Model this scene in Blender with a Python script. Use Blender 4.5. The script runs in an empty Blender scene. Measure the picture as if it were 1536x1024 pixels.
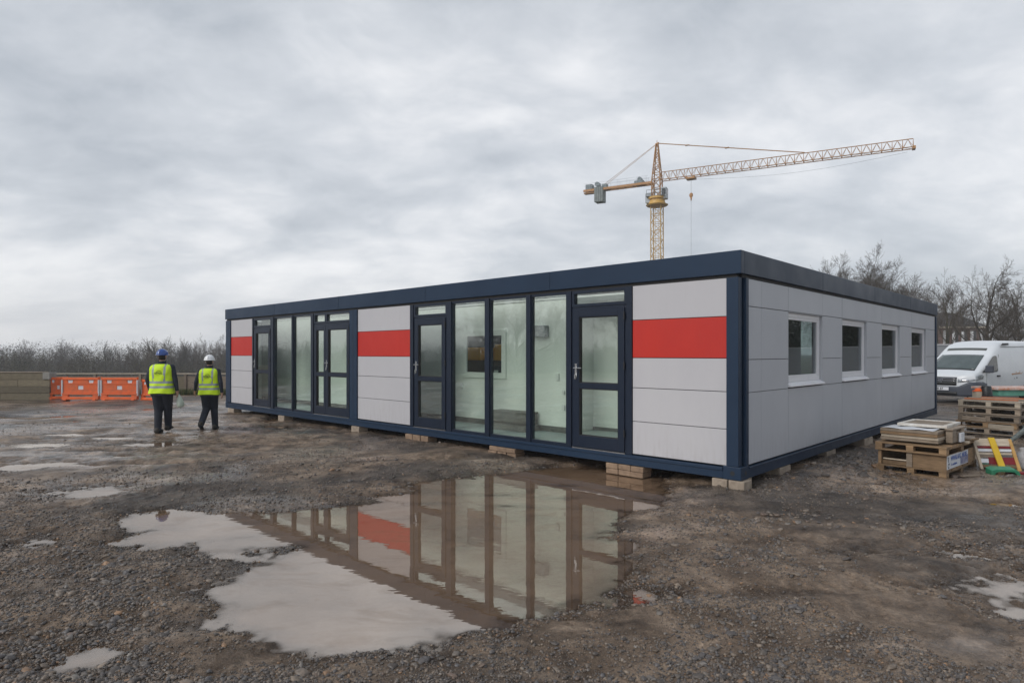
import bpy, math, random
import numpy as np
from mathutils import Vector, Matrix
random.seed(7)
RNG = np.random.default_rng(11)
scn = bpy.context.scene
COL = scn.collection
R = math.radians
EYE = 1.67; F = 948.0; CX = 768.0; HY = 530.0      # photograph's measured geometry, used for surveying positions

# ------------------------------------------------------------------ helpers
class MB:
    def __init__(s): s.v = []; s.f = []; s.m = []
    def add(s, vs, fs, mi=0):
        b = len(s.v); s.v += [tuple(v) for v in vs]; s.f += [tuple(i + b for i in f) for f in fs]; s.m += [mi] * len(fs); return s
    def box(s, x0, x1, y0, y1, z0, z1, mi=0, M=None):
        vs = [Vector((x, y, z)) for z in (z0, z1) for y in (y0, y1) for x in (x0, x1)]
        if M is not None: vs = [M @ v for v in vs]
        return s.add(vs, [(0, 2, 3, 1), (4, 5, 7, 6), (0, 1, 5, 4), (2, 6, 7, 3), (0, 4, 6, 2), (1, 3, 7, 5)], mi)
    def tube(s, p0, p1, r0, r1=None, n=8, mi=0, cap=True):
        p0 = Vector(p0); p1 = Vector(p1); r1 = r0 if r1 is None else r1
        d = (p1 - p0)
        if d.length < 1e-6: return s
        d.normalize()
        a = d.orthogonal().normalized(); b = d.cross(a)
        vs = []
        for p, r in ((p0, r0), (p1, r1)):
            for i in range(n):
                t = 2 * math.pi * i / n + math.pi / 4
                vs.append(p + a * (r * math.cos(t)) + b * (r * math.sin(t)))
        fs = [(i, (i + 1) % n, n + (i + 1) % n, n + i) for i in range(n)]
        if cap: fs += [tuple(range(n))[::-1], tuple(range(n, 2 * n))]
        return s.add(vs, fs, mi)
    def path(s, pts, r, n=8, mi=0):
        for a, b in zip(pts[:-1], pts[1:]): s.tube(a, b, r, r, n, mi)
        return s
    def ball(s, c, rx, ry=None, rz=None, n=12, k=8, mi=0, M=None, zmin=-1.0):
        ry = rx if ry is None else ry; rz = rx if rz is None else rz
        c = Vector(c); vs = []; fs = []
        for j in range(k + 1):
            th = math.asin(zmin) + (math.pi / 2 - math.asin(zmin)) * j / k
            for i in range(n):
                ph = 2 * math.pi * i / n
                v = Vector((rx * math.cos(th) * math.cos(ph), ry * math.cos(th) * math.sin(ph), rz * math.sin(th)))
                if M is not None: v = M @ v
                vs.append(c + v)
        for j in range(k):
            for i in range(n):
                fs.append((j * n + i, j * n + (i + 1) % n, (j + 1) * n + (i + 1) % n, (j + 1) * n + i))
        fs.append(tuple(range(n))[::-1])
        return s.add(vs, fs, mi)
    def loft(s, rings, mi=0, cap=True, closed=True):
        n = len(rings[0]); vs = [v for r in rings for v in r]; fs = []
        for j in range(len(rings) - 1):
            for i in range(n if closed else n - 1):
                fs.append((j * n + i, j * n + (i + 1) % n, (j + 1) * n + (i + 1) % n, (j + 1) * n + i))
        if cap: fs += [tuple(range(n))[::-1], tuple(range((len(rings) - 1) * n, len(rings) * n))]
        return s.add(vs, fs, mi)
    def prism(s, poly, x0, x1, axis='x', mi=0, M=None):
        """poly = 2D outline in the two remaining axes, extruded from x0 to x1 along axis"""
        def P(u, v, w):
            q = {'x': (w, u, v), 'y': (u, w, v), 'z': (u, v, w)}[axis]
            q = Vector(q); return M @ q if M is not None else q
        n = len(poly)
        vs = [P(u, v, x0) for u, v in poly] + [P(u, v, x1) for u, v in poly]
        fs = [(i, (i + 1) % n, n + (i + 1) % n, n + i) for i in range(n)] + [tuple(range(n))[::-1], tuple(range(n, 2 * n))]
        return s.add(vs, fs, mi)
    def build(s, name, mats, parent=None, smooth=False, bevel=0, loc=None, fixn=True):
        me = bpy.data.meshes.new(name); me.from_pydata(s.v, [], s.f); me.update()
        if not isinstance(mats, (list, tuple)): mats = [mats]
        for m in mats: me.materials.append(m)
        if len(mats) > 1: me.polygons.foreach_set('material_index', s.m)
        if fixn:
            import bmesh
            bm = bmesh.new(); bm.from_mesh(me); bmesh.ops.recalc_face_normals(bm, faces=bm.faces); bm.to_mesh(me); bm.free()
        if smooth: me.polygons.foreach_set('use_smooth', [True] * len(me.polygons))
        o = bpy.data.objects.new(name, me); COL.objects.link(o)
        if parent: o.parent = parent
        if loc: o.location = loc
        if bevel:
            b = o.modifiers.new('bevel', 'BEVEL'); b.width = bevel; b.segments = 2; b.limit_method = 'ANGLE'; b.angle_limit = R(40)
            b.harden_normals = False
        return o

def np_mesh(name, verts, faces, mats, parent=None, smooth=True, colors=None, fsize=3):
    me = bpy.data.meshes.new(name)
    nv = len(verts); nf = len(faces)
    me.vertices.add(nv); me.vertices.foreach_set('co', np.ascontiguousarray(verts, dtype=np.float32).ravel())
    me.loops.add(nf * fsize); me.loops.foreach_set('vertex_index', np.ascontiguousarray(faces, dtype=np.int32).ravel())
    me.polygons.add(nf); me.polygons.foreach_set('loop_start', np.arange(0, nf * fsize, fsize, dtype=np.int32))
    me.polygons.foreach_set('loop_total', np.full(nf, fsize, dtype=np.int32))
    if smooth: me.polygons.foreach_set('use_smooth', np.ones(nf, dtype=bool))
    if colors is not None:
        ca = me.color_attributes.new('tint', 'FLOAT_COLOR', 'POINT')
        ca.data.foreach_set('color', np.ascontiguousarray(colors, dtype=np.float32).ravel())
    me.update(); me.validate()
    me.materials.append(mats)
    o = bpy.data.objects.new(name, me); COL.objects.link(o)
    if parent: o.parent = parent
    return o

def empty(name, loc=(0, 0, 0), rz=0, parent=None):
    o = bpy.data.objects.new(name, None); COL.objects.link(o); o.location = loc; o.rotation_euler = (0, 0, rz)
    o.empty_display_size = 0.2
    if parent: o.parent = parent
    return o
def tag(o, label=None, cat=None, group=None, kind=None):
    if label: o['label'] = label
    if cat: o['category'] = cat
    if group: o['group'] = group
    if kind: o['kind'] = kind
    return o
def copy_tree(o, parent=None):
    c = o.copy(); COL.objects.link(c); c.parent = parent
    for ch in list(o.children): copy_tree(ch, c)
    return c

# ------------------------------------------------------------------ materials
def nodes_of(name):
    m = bpy.data.materials.new(name); m.use_nodes = True
    nt = m.node_tree; b = nt.nodes['Principled BSDF']; return m, nt, b
def N(nt, typ, **kw):
    n = nt.nodes.new(typ)
    for k, v in kw.items():
        if k.startswith('i_'): n.inputs[k[2:].replace('_', ' ')].default_value = v
        else: setattr(n, k, v)
    return n
def ramp(nt, fac, stops, interp='LINEAR'):
    r = nt.nodes.new('ShaderNodeValToRGB'); r.color_ramp.interpolation = interp
    els = r.color_ramp.elements
    while len(els) < len(stops): els.new(0.5)
    for e, (p, c) in zip(els, stops):
        e.position = p; e.color = (c[0], c[1], c[2], 1) if hasattr(c, '__len__') else (c, c, c, 1)
    if fac is not None: nt.links.new(fac, r.inputs[0])
    return r
def pmat(name, col, col2=None, scale=3.0, rough=0.5, rough2=None, bump=0.0, bscale=40.0, metal=0.0, spec=0.5,
         stretch=(1, 1, 1), detail=5, coat=0.0, objvar=0.0):
    m, nt, b = nodes_of(name); L = nt.links
    b.inputs['Base Color'].default_value = (*col, 1); b.inputs['Roughness'].default_value = rough
    b.inputs['Metallic'].default_value = metal; b.inputs['Specular IOR Level'].default_value = spec
    b.inputs['Coat Weight'].default_value = coat; b.inputs['Coat Roughness'].default_value = 0.08
    tc = N(nt, 'ShaderNodeTexCoord'); mp = N(nt, 'ShaderNodeMapping'); mp.inputs['Scale'].default_value = stretch
    L.new(tc.outputs['Object'], mp.inputs[0])
    if col2 is None: col2 = tuple(c * 0.86 for c in col)
    no = N(nt, 'ShaderNodeTexNoise'); no.inputs['Scale'].default_value = scale; no.inputs['Detail'].default_value = detail
    no.inputs['Roughness'].default_value = 0.62; L.new(mp.outputs[0], no.inputs['Vector'])
    r = ramp(nt, no.outputs['Fac'], [(0.32, col2), (0.68, col)])
    out = r.outputs[0]
    if objvar:
        oi = N(nt, 'ShaderNodeObjectInfo'); mr = N(nt, 'ShaderNodeMapRange'); mr.inputs['To Min'].default_value = 1 - objvar
        mr.inputs['To Max'].default_value = 1 + objvar; L.new(oi.outputs['Random'], mr.inputs[0])
        vm = N(nt, 'ShaderNodeVectorMath', operation='SCALE'); L.new(out, vm.inputs[0]); L.new(mr.outputs[0], vm.inputs['Scale']); out = vm.outputs[0]
    L.new(out, b.inputs['Base Color'])
    if rough2 is not None:
        rr = ramp(nt, no.outputs['Fac'], [(0.3, rough2), (0.7, rough)]); L.new(rr.outputs[0], b.inputs['Roughness'])
    if bump:
        n2 = N(nt, 'ShaderNodeTexNoise'); n2.inputs['Scale'].default_value = bscale; n2.inputs['Detail'].default_value = 4
        L.new(mp.outputs[0], n2.inputs['Vector'])
        bp = N(nt, 'ShaderNodeBump'); bp.inputs['Strength'].default_value = bump; bp.inputs['Distance'].default_value = 0.01
        L.new(n2.outputs['Fac'], bp.inputs['Height']); L.new(bp.outputs[0], b.inputs['Normal'])
    return m
def glass_mat(name, tint=(0.92, 0.965, 0.93), ior=2.2, wav=0.03, diff=0.0, dcol=(.3, .35, .33)):
    m, nt, b = nodes_of(name); L = nt.links; nt.nodes.remove(b); out = nt.nodes['Material Output']
    tr = N(nt, 'ShaderNodeBsdfTransparent'); tr.inputs[0].default_value = (*tint, 1)
    gl = N(nt, 'ShaderNodeBsdfGlossy'); gl.inputs['Roughness'].default_value = 0.0
    fr = N(nt, 'ShaderNodeFresnel'); gg = N(nt, 'ShaderNodeNewGeometry')
    im = N(nt, 'ShaderNodeMapRange'); im.inputs['To Min'].default_value = ior; im.inputs['To Max'].default_value = 1 / ior   # same Fresnel curve on both faces of a thin pane
    L.new(gg.outputs['Backfacing'], im.inputs[0]); L.new(im.outputs[0], fr.inputs[0])
    mx = N(nt, 'ShaderNodeMixShader'); L.new(fr.outputs[0], mx.inputs[0])
    body = tr.outputs[0]
    if diff:
        df = N(nt, 'ShaderNodeBsdfDiffuse'); df.inputs[0].default_value = (*dcol, 1)
        m2 = N(nt, 'ShaderNodeMixShader'); m2.inputs[0].default_value = diff; L.new(tr.outputs[0], m2.inputs[1]); L.new(df.outputs[0], m2.inputs[2]); body = m2.outputs[0]
    L.new(body, mx.inputs[1]); L.new(gl.outputs[0], mx.inputs[2]); L.new(mx.outputs[0], out.inputs[0])
    if wav:
        tc = N(nt, 'ShaderNodeTexCoord'); no = N(nt, 'ShaderNodeTexNoise'); no.inputs['Scale'].default_value = 1.1; no.inputs['Detail'].default_value = 1
        L.new(tc.outputs['Object'], no.inputs['Vector'])
        bp = N(nt, 'ShaderNodeBump'); bp.inputs['Strength'].default_value = wav; bp.inputs['Distance'].default_value = 0.05
        L.new(no.outputs['Fac'], bp.inputs['Height']); L.new(bp.outputs[0], gl.inputs['Normal'])
    return m
MT = {}
MT['navy'] = pmat('navy_paint', (.015, .034, .068), (.012, .028, .058), 1.2, .36, .50, bump=.04, bscale=2.5, spec=.24)
MT['navy_dark'] = pmat('navy_paint_frame', (.010, .018, .036), (.008, .015, .031), 4, .34, spec=.32)
MT['gasket'] = pmat('black_rubber', (.012, .012, .013), None, 5, .7)
def panel_mat(name, a, b_, dirt=True):
    m = pmat(name, a, b_, 1.3, .40, .52, bump=.12, bscale=2.6, stretch=(1, 1, .6), spec=.4)
    nt = m.node_tree; L = nt.links; b = nt.nodes['Principled BSDF']
    src = b.inputs['Base Color'].links[0].from_socket
    tc = N(nt, 'ShaderNodeTexCoord'); sx = N(nt, 'ShaderNodeSeparateXYZ'); L.new(tc.outputs['Object'], sx.inputs[0])
    mp = N(nt, 'ShaderNodeMapping'); mp.inputs['Scale'].default_value = (9, 9, 1.2); L.new(tc.outputs['Object'], mp.inputs[0])
    no = N(nt, 'ShaderNodeTexNoise'); no.inputs['Scale'].default_value = 2.2; no.inputs['Detail'].default_value = 7; L.new(mp.outputs[0], no.inputs['Vector'])
    mr = N(nt, 'ShaderNodeMapRange'); mr.inputs['From Min'].default_value = .75; mr.inputs['From Max'].default_value = .25; L.new(sx.outputs['Z'], mr.inputs[0])
    r = ramp(nt, no.outputs['Fac'], [(.45, 0.0), (.75, 1.0)])
    mu = N(nt, 'ShaderNodeMath', operation='MULTIPLY'); L.new(mr.outputs[0], mu.inputs[0]); L.new(r.outputs[0], mu.inputs[1])
    m3 = N(nt, 'ShaderNodeMath', operation='MULTIPLY'); L.new(mu.outputs[0], m3.inputs[0]); m3.inputs[1].default_value = .22
    r2 = ramp(nt, no.outputs['Fac'], [(.60, 0.0), (.85, 0.08)])
    m4 = N(nt, 'ShaderNodeMath', operation='ADD'); L.new(m3.outputs[0], m4.inputs[0]); L.new(r2.outputs[0], m4.inputs[1])
    mx = N(nt, 'ShaderNodeMixRGB'); L.new(m4.outputs[0], mx.inputs[0]); L.new(src, mx.inputs[1]); mx.inputs[2].default_value = (.22, .18, .15, 1)
    L.new(mx.outputs[0], b.inputs['Base Color'])
    return m
MT['panel'] = panel_mat('grey_cladding', (.49, .485, .505), (.46, .455, .48))
MT['side_panel'] = panel_mat('grey_side_cladding', (.49, .505, .54), (.465, .48, .515))
MT['red'] = panel_mat('red_cladding', (.52, .026, .015), (.46, .020, .013))
MT['white'] = pmat('white_upvc', (.80, .80, .82), (.74, .74, .77), 3, .35)
MT['glass'] = glass_mat('clear_glass')
MT['side_glass'] = glass_mat('tinted_glass', (.66, .72, .74), 1.9, .02)
MT['inner'] = pmat('inner_wall_paint', (.90, .92, .885), (.88, .90, .865), 2, .6)
MT['ceil'] = pmat('ceiling_paint', (.86, .87, .86), None, 2, .7)
MT['lino'] = pmat('blue_grey_lino', (.40, .48, .49), (.34, .42, .43), 1.5, .28, .42)
MT['steel'] = pmat('brushed_steel', (.62, .63, .64), None, 20, .25, metal=1.0)
MT['grey_dark'] = pmat('dark_grey', (.11, .12, .115), (.08, .09, .085), 6, .6)
MT['brick'] = pmat('pale_block', (.40, .33, .26), (.22, .175, .135), 7, .85, bump=.5, bscale=60)
MT['brick_red'] = pmat('tan_brick', (.31, .215, .145), (.18, .12, .08), 7, .85, bump=.5, bscale=60)
MT['underside'] = pmat('underside_board', (.05, .045, .04), None, 3, .8)
MT['black'] = pmat('black_plastic', (.015, .016, .018), None, 8, .45)

# ------------------------------------------------------------------ camera
cam = bpy.data.cameras.new('camera'); co = bpy.data.objects.new('camera', cam); COL.objects.link(co)
co.location = (0, 0, EYE); co.rotation_euler = (R(90), 0, 0); cam.sensor_width = 36; cam.lens = F / 1536 * 36
cam.shift_y = 18 / 1536; cam.clip_end = 5000; cam.clip_start = .05
scn.camera = co

# ------------------------------------------------------------------ world, sun
w = bpy.data.worlds.new('World'); scn.world = w; w.use_nodes = True
nt = w.node_tree; L = nt.links; bg = nt.nodes['Background']
SUN_EL, SUN_AZ = R(36), R(236)      # azimuth measured from +Y clockwise
sky = N(nt, 'ShaderNodeTexSky', sky_type='NISHITA'); sky.sun_disc = False; sky.sun_elevation = SUN_EL; sky.sun_rotation = SUN_AZ
tc = N(nt, 'ShaderNodeTexCoord'); sx = N(nt, 'ShaderNodeSeparateXYZ'); L.new(tc.outputs['Generated'], sx.inputs[0])
mz = N(nt, 'ShaderNodeMath', operation='MAXIMUM'); L.new(sx.outputs['Z'], mz.inputs[0]); mz.inputs[1].default_value = 0.0
az = N(nt, 'ShaderNodeMath', operation='ADD'); L.new(mz.outputs[0], az.inputs[0]); az.inputs[1].default_value = 0.30
dx = N(nt, 'ShaderNodeMath', operation='DIVIDE'); L.new(sx.outputs['X'], dx.inputs[0]); L.new(az.outputs[0], dx.inputs[1])
dy = N(nt, 'ShaderNodeMath', operation='DIVIDE'); L.new(sx.outputs['Y'], dy.inputs[0]); L.new(az.outputs[0], dy.inputs[1])
cb = N(nt, 'ShaderNodeCombineXYZ'); L.new(dx.outputs[0], cb.inputs[0]); L.new(dy.outputs[0], cb.inputs[1])
def skynoise(scale, rot, st, det, rgh, dist, off):
    mp = N(nt, 'ShaderNodeMapping'); mp.inputs['Rotation'].default_value = (0, 0, rot); mp.inputs['Scale'].default_value = st
    mp.inputs['Location'].default_value = off; L.new(cb.outputs[0], mp.inputs[0])
    n = N(nt, 'ShaderNodeTexNoise'); n.inputs['Scale'].default_value = scale; n.inputs['Detail'].default_value = det
    n.inputs['Roughness'].default_value = rgh; n.inputs['Distortion'].default_value = dist; L.new(mp.outputs[0], n.inputs['Vector']); return n
n1 = skynoise(.62, R(-32), (.85, 1.2, 1), 4, .5, .6, (1.3, 4.1, 0))
n3 = skynoise(5.8, R(-35), (.85, 1.1, 1), 6, .6, .4, (2.7, 5.2, 8))
n2 = skynoise(2.2, R(-35), (.85, 1.15, 1), 7, .55, .25, (7.7, 2.2, 3))
def M2(op, a, b_):
    q = N(nt, 'ShaderNodeMath', operation=op)
    for i, v in enumerate((a, b_)):
        if isinstance(v, (int, float)): q.inputs[i].default_value = v
        else: L.new(v, q.inputs[i])
    return q.outputs[0]
cl = M2('ADD', M2('MULTIPLY', n1.outputs['Fac'], .50), M2('ADD', M2('MULTIPLY', n2.outputs['Fac'], .34), M2('MULTIPLY', n3.outputs['Fac'], .16)))
# cloud deck is thinner and paler towards the horizon
hz = N(nt, 'ShaderNodeMapRange'); hz.inputs['From Min'].default_value = .02; hz.inputs['From Max'].default_value = .62
hz.inputs['To Min'].default_value = .100; hz.inputs['To Max'].default_value = -.150; L.new(sx.outputs['Z'], hz.inputs[0])
cl = M2('ADD', cl, hz.outputs[0])
cr = ramp(nt, cl, [(.33, (.285, .315, .355)), (.42, (.39, .42, .46)), (.50, (.525, .55, .585)), (.57, (.69, .70, .72)), (.64, (.83, .83, .835)), (.72, (.93, .915, .895))])
skm = N(nt, 'ShaderNodeVectorMath', operation='SCALE'); L.new(sky.outputs[0], skm.inputs[0]); skm.inputs['Scale'].default_value = .10
mx = N(nt, 'ShaderNodeMixRGB'); mx.inputs[0].default_value = .93; L.new(skm.outputs[0], mx.inputs[1]); L.new(cr.outputs[0], mx.inputs[2])
L.new(mx.outputs[0], bg.inputs[0]); bg.inputs[1].default_value = 1.0
sd = bpy.data.lights.new('sun', 'SUN'); sd.energy = 1.5; sd.angle = R(35); sd.color = (1, .965, .92)
so = bpy.data.objects.new('sun', sd); COL.objects.link(so)
sdir = Vector((math.sin(SUN_AZ) * math.cos(SUN_EL), math.cos(SUN_AZ) * math.cos(SUN_EL), math.sin(SUN_EL)))
so.rotation_euler = sdir.to_track_quat('Z', 'Y').to_euler(); so.location = sdir * 60
vs_ = scn.view_settings; vs_.view_transform = 'Standard'; vs_.look = 'None'; vs_.exposure = 0.42; vs_.gamma = 1
scn.cycles.max_bounces = 8; scn.cycles.transparent_max_bounces = 16; scn.cycles.diffuse_bounces = 4
scn.cycles.volume_bounces = 2; scn.cycles.sample_clamp_indirect = 4.0

# ------------------------------------------------------------------ ground field
def hsh(ix, iy, seed):
    h = (ix.astype(np.int64) * 374761393 + iy.astype(np.int64) * 668265263 + seed * 1442695041) & 0x7fffffff
    h = ((h ^ (h >> 13)) * 1274126177) & 0x7fffffff
    return ((h ^ (h >> 16)) & 0xffff) / 65535.0
def vn(x, y, seed):
    ix = np.floor(x); iy = np.floor(y); fx = x - ix; fy = y - iy
    fx = fx * fx * fx * (fx * (fx * 6 - 15) + 10); fy = fy * fy * fy * (fy * (fy * 6 - 15) + 10)
    a = hsh(ix, iy, seed); b = hsh(ix + 1, iy, seed); c = hsh(ix, iy + 1, seed); d = hsh(ix + 1, iy + 1, seed)
    return (a * (1 - fx) + b * fx) * (1 - fy) + (c * (1 - fx) + d * fx) * fy
def fbm(x, y, sc, octv, seed, gain=.5):
    t = np.zeros_like(x); amp = 1; tot = 0; f = 1 / sc
    for k in range(octv):
        c, s = math.cos(.7 * k + .3), math.sin(.7 * k + .3)
        t = t + amp * vn((x * c - y * s) * f + 17.3 * k, (x * s + y * c) * f - 9.1 * k, seed + k); tot += amp; amp *= gain; f *= 2.03
    return t / tot * 2 - 1
def sst(a, b, x):
    t = np.clip((x - a) / (b - a), 0, 1); return t * t * (3 - 2 * t)
def gpt(px, py, z=0.0):
    d = F * (EYE - z) / (py - HY); return ((px - CX) / F * d, d)
WL = -0.045
MAIN = [(150, 783), (200, 768), (260, 764), (340, 767), (430, 764), (520, 757), (590, 742), (620, 724), (700, 717), (760, 706), (840, 698), (910, 702), (1000, 716),
        (1020, 728), (1000, 750), (945, 772), (905, 797), (935, 822), (962, 852), (955, 882), (912, 908), (850, 928), (780, 948), (720, 962), (650, 980), (560, 990),
        (470, 992), (400, 984), (345, 962), (330, 932), (290, 908), (280, 885), (320, 872), (330, 856), (372, 840), (430, 822), (330, 836), (262, 826), (215, 832), (180, 815), (196, 800)]
MAINW = np.array([gpt(x, y, WL) for x, y in MAIN])
ELL = [(150, 737, 62, 11), (1425, 831, 46, 4), (1505, 874, 44, 8), (1530, 917, 22, 6), (115, 993, 42, 13),
       (60, 668, 70, 5), (165, 657, 60, 3), (215, 667, 60, 4), (30, 700, 42, 7), (195, 684, 26, 2.5), (100, 652, 60, 2.5), (1515, 757, 30, 4), (60, 812, 36, 6)]
def poly_sd(x, y, P):
    best = np.full(x.shape, 1e9); ins = np.zeros(x.shape, bool); n = len(P)
    for i in range(n):
        x0, y0 = P[i]; x1, y1 = P[(i + 1) % n]
        ex, ey = x1 - x0, y1 - y0
        t = np.clip(((x - x0) * ex + (y - y0) * ey) / (ex * ex + ey * ey), 0, 1)
        best = np.minimum(best, (x - x0 - t * ex) ** 2 + (y - y0 - t * ey) ** 2)
        c = ((y0 > y) != (y1 > y)) & (x < ex * (y - y0) / (ey if abs(ey) > 1e-9 else 1e-9) + x0); ins ^= c
    d = np.sqrt(best); return np.where(ins, d, -d)
ELLW = []
for cx_, cy_, rx_, ry_ in ELL:
    X, Y = gpt(cx_, cy_, WL); ELLW.append((X, Y, rx_ * Y / F, ry_ * Y * Y / (F * (EYE - WL))))
def puddle_D(x, y):
    D = np.full(x.shape, -9.0)
    m = (x > -6) & (x < 4.5) & (y > 2.5) & (y < 10)
    if m.any(): D[m] = poly_sd(x[m], y[m], MAINW)
    for X, Y, a, b in ELLW:
        r = np.sqrt(((x - X) / a) ** 2 + ((y - Y) / b) ** 2); D = np.maximum(D, (1 - r) * min(a, b))
    return D
BO = (2.78, 7.72); dLx, dLy = -math.sin(R(46.4)), math.cos(R(46.4)); dRx, dRy = -dLx * 0 + dLy, -dLx
def ground_h(x, y):
    x = np.asarray(x, float); y = np.asarray(y, float)
    near = 1 - sst(26, 34, np.hypot(x, y - 5) * .8)
    rg = sst(-.35, .45, fbm(x, y, 1.3, 2, 77)); clod = 1 - np.abs(fbm(x, y, .17, 3, 51)) * 2.2
    h = fbm(x, y, 1.9, 3, 3) * .024 + fbm(x, y, .42, 3, 21) * .016 * (.6 + .8 * rg) + fbm(x, y, .10, 2, 41) * .0075 + (clod - .4) * .011 * (.35 + rg)
    # tyre ruts running roughly from the left foreground to the back
    ru = fbm(x * .95 + y * .35, (y * .95 - x * .35) * .22, .5, 2, 61); h = h + ru * .010
    for (rx_, ry_, an_, dp_) in ((4.5, 6.3, -9, .026), (4.5, 7.55, -9, .024), (5, 4.5, 6, .020), (5.2, 5.6, 4, .018), (-6, 9.6, 9, .028), (-6, 11.0, 9, .026), (-3.4, 11, 62, .022), (-4.9, 11.6, 62, .022), (-5, 5.2, 28, .018), (-6, 14.5, -4, .03), (-6, 16.4, -4, .03)):
        c_, s_ = math.cos(R(an_)), math.sin(R(an_)); al = (x - rx_) * c_ + (y - ry_) * s_; dd = -(x - rx_) * s_ + (y - ry_) * c_
        m_ = np.abs(dd) < 1.2
        if not m_.any(): continue
        d_ = dd[m_] + .35 * np.sin(al[m_] * .35) + .08 * fbm(al[m_], dd[m_] * 0, .8, 2, 201); st_ = sst(-.4, .3, fbm(x[m_], y[m_], 1.6, 2, 211))
        pr = -dp_ * np.exp(-(d_ / .14) ** 2) + .6 * dp_ * np.exp(-((np.abs(d_) - .25) / .08) ** 2) + .006 * np.sin(al[m_] / .05 * 3.0 + np.abs(d_) * 26) * np.exp(-(d_ / .13) ** 4)
        h[m_] += pr * st_
    h = np.maximum(h, -.030 + .3 * (h + .030)) * near + .004
    wetl = sst(8.5, 10.5, y) * (1 - sst(21, 24, y)) * (1 - sst(-5.5, -3.5, x)) * sst(-24, -20, x)
    wetr = sst(4.4, 5.0, y) * (1 - sst(7.4, 8.2, y)) * sst(3.0, 4.4, x) * (1 - sst(9, 10, x))
    film = (fbm(x * .55, y * 1.25, .75, 3, 171) - .30) * 1.1
    D = np.maximum(puddle_D(x, y) + .09, np.where(wetl > .5, film, np.where(wetr > .5, film - .24, -9))) + fbm(x, y, .34, 4, 91) * .20 + fbm(x, y, .09, 3, 95) * .10
    dep = sst(-.30, .44, D)
    h = h * (1 - .15 * dep) - .080 * dep
    # rubble bank by the pallets and behind
    bank = np.exp(-(((x - 4.7) / 1.5) ** 2 + ((y - 9.6) / 1.1) ** 2)); h = h + .05 * bank
    # land falls away beyond the yard on the left
    far = sst(29, 115, np.hypot(x * .75, y)) * (1 - sst(-25, 30, x)); h = h - 6.0 * far
    return h
# ------------------------------------------------------------------ ground sheet
def axis(parts):
    a = []
    for lo, hi, st in parts: a += list(np.arange(lo, hi, st))
    return np.array(sorted(set(np.round(a, 5))))
def grow(start, end, st, k=1.09):
    out = []; v = start
    while abs(v) < end: out.append(v); v += st * (1 if start >= 0 else -1); st *= k
    out.append(end if start >= 0 else -end); return out
xs = np.concatenate([np.array(grow(-7.5, 700, .03))[::-1], np.arange(-7.48, 7.5, .022), np.array(grow(7.5, 700, .03))])
ys = np.concatenate([np.array(grow(-.5, 700, .5, 1.3))[::-1], np.array([-.2, .3, .8, 1.3, 1.8, 2.2, 2.5]), np.arange(2.6, 8.5, .02), np.arange(8.5, 16, .04), np.array(grow(16, 700, .06, 1.06))])
GX, GY = np.meshgrid(xs, ys); H = ground_h(GX.ravel(), GY.ravel())
V = np.stack([GX.ravel(), GY.ravel(), H], 1)
nx_, ny_ = len(xs), len(ys)
idx = np.arange(nx_ * ny_).reshape(ny_, nx_)
Fq = np.stack([idx[:-1, :-1].ravel(), idx[:-1, 1:].ravel(), idx[1:, 1:].ravel(), idx[1:, :-1].ravel()], 1)
m, nt, b = nodes_of('wet_mud'); L = nt.links
geo = N(nt, 'ShaderNodeNewGeometry'); sp = N(nt, 'ShaderNodeSeparateXYZ'); L.new(geo.outputs['Position'], sp.inputs[0])
def GN(scale, det=6, rgh=.6, dist=0.0, st=(1, 1, 1), off=(0, 0, 0)):
    mp = N(nt, 'ShaderNodeMapping'); mp.inputs['Scale'].default_value = st; mp.inputs['Location'].default_value = off; L.new(geo.outputs['Position'], mp.inputs[0])
    n = N(nt, 'ShaderNodeTexNoise'); n.inputs['Scale'].default_value = scale; n.inputs['Detail'].default_value = det
    n.inputs['Roughness'].default_value = rgh; n.inputs['Distortion'].default_value = dist; L.new(mp.outputs[0], n.inputs['Vector']); return n.outputs['Fac']
def MX(fac, a, b_, typ='MIX'):
    q = N(nt, 'ShaderNodeMixRGB', blend_type=typ)
    for i, v in enumerate((fac, a, b_)):
        if isinstance(v, (int, float)): q.inputs[i].default_value = v
        elif isinstance(v, tuple): q.inputs[i].default_value = (*v, 1)
        else: L.new(v, q.inputs[i])
    return q.outputs[0]
def MM(op, a, b_):
    q = N(nt, 'ShaderNodeMath', operation=op)
    for i, v in enumerate((a, b_)):
        if isinstance(v, (int, float)): q.inputs[i].default_value = v
        else: L.new(v, q.inputs[i])
    return q.outputs[0]
big = GN(.45, 4, .55, .4); mid = GN(2.6, 7, .65, .3, off=(3, 8, 0)); fine = GN(26, 6, .7); grit = GN(95, 4, .7)
c1 = ramp(nt, mid, [(.32, (.062, .043, .030)), (.45, (.135, .096, .067)), (.56, (.235, .172, .124)), (.72, (.36, .27, .195))]).outputs[0]
c2 = ramp(nt, mid, [(.32, (.032, .026, .022)), (.50, (.078, .062, .050)), (.70, (.165, .130, .102))]).outputs[0]
def blob(bx, by, r_):   # 1 at (bx, by) falling to 0 at distance r_
    qx = MM('SUBTRACT', sp.outputs['X'], bx); qy = MM('SUBTRACT', sp.outputs['Y'], by); d2 = MM('ADD', MM('MULTIPLY', qx, qx), MM('MULTIPLY', qy, qy))
    q = N(nt, 'ShaderNodeMapRange'); q.interpolation_type = 'SMOOTHSTEP'; q.inputs['From Min'].default_value = r_; q.inputs['From Max'].default_value = 0; L.new(MM('SQRT', d2, 0.0), q.inputs[0]); return q.outputs[0]
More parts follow.
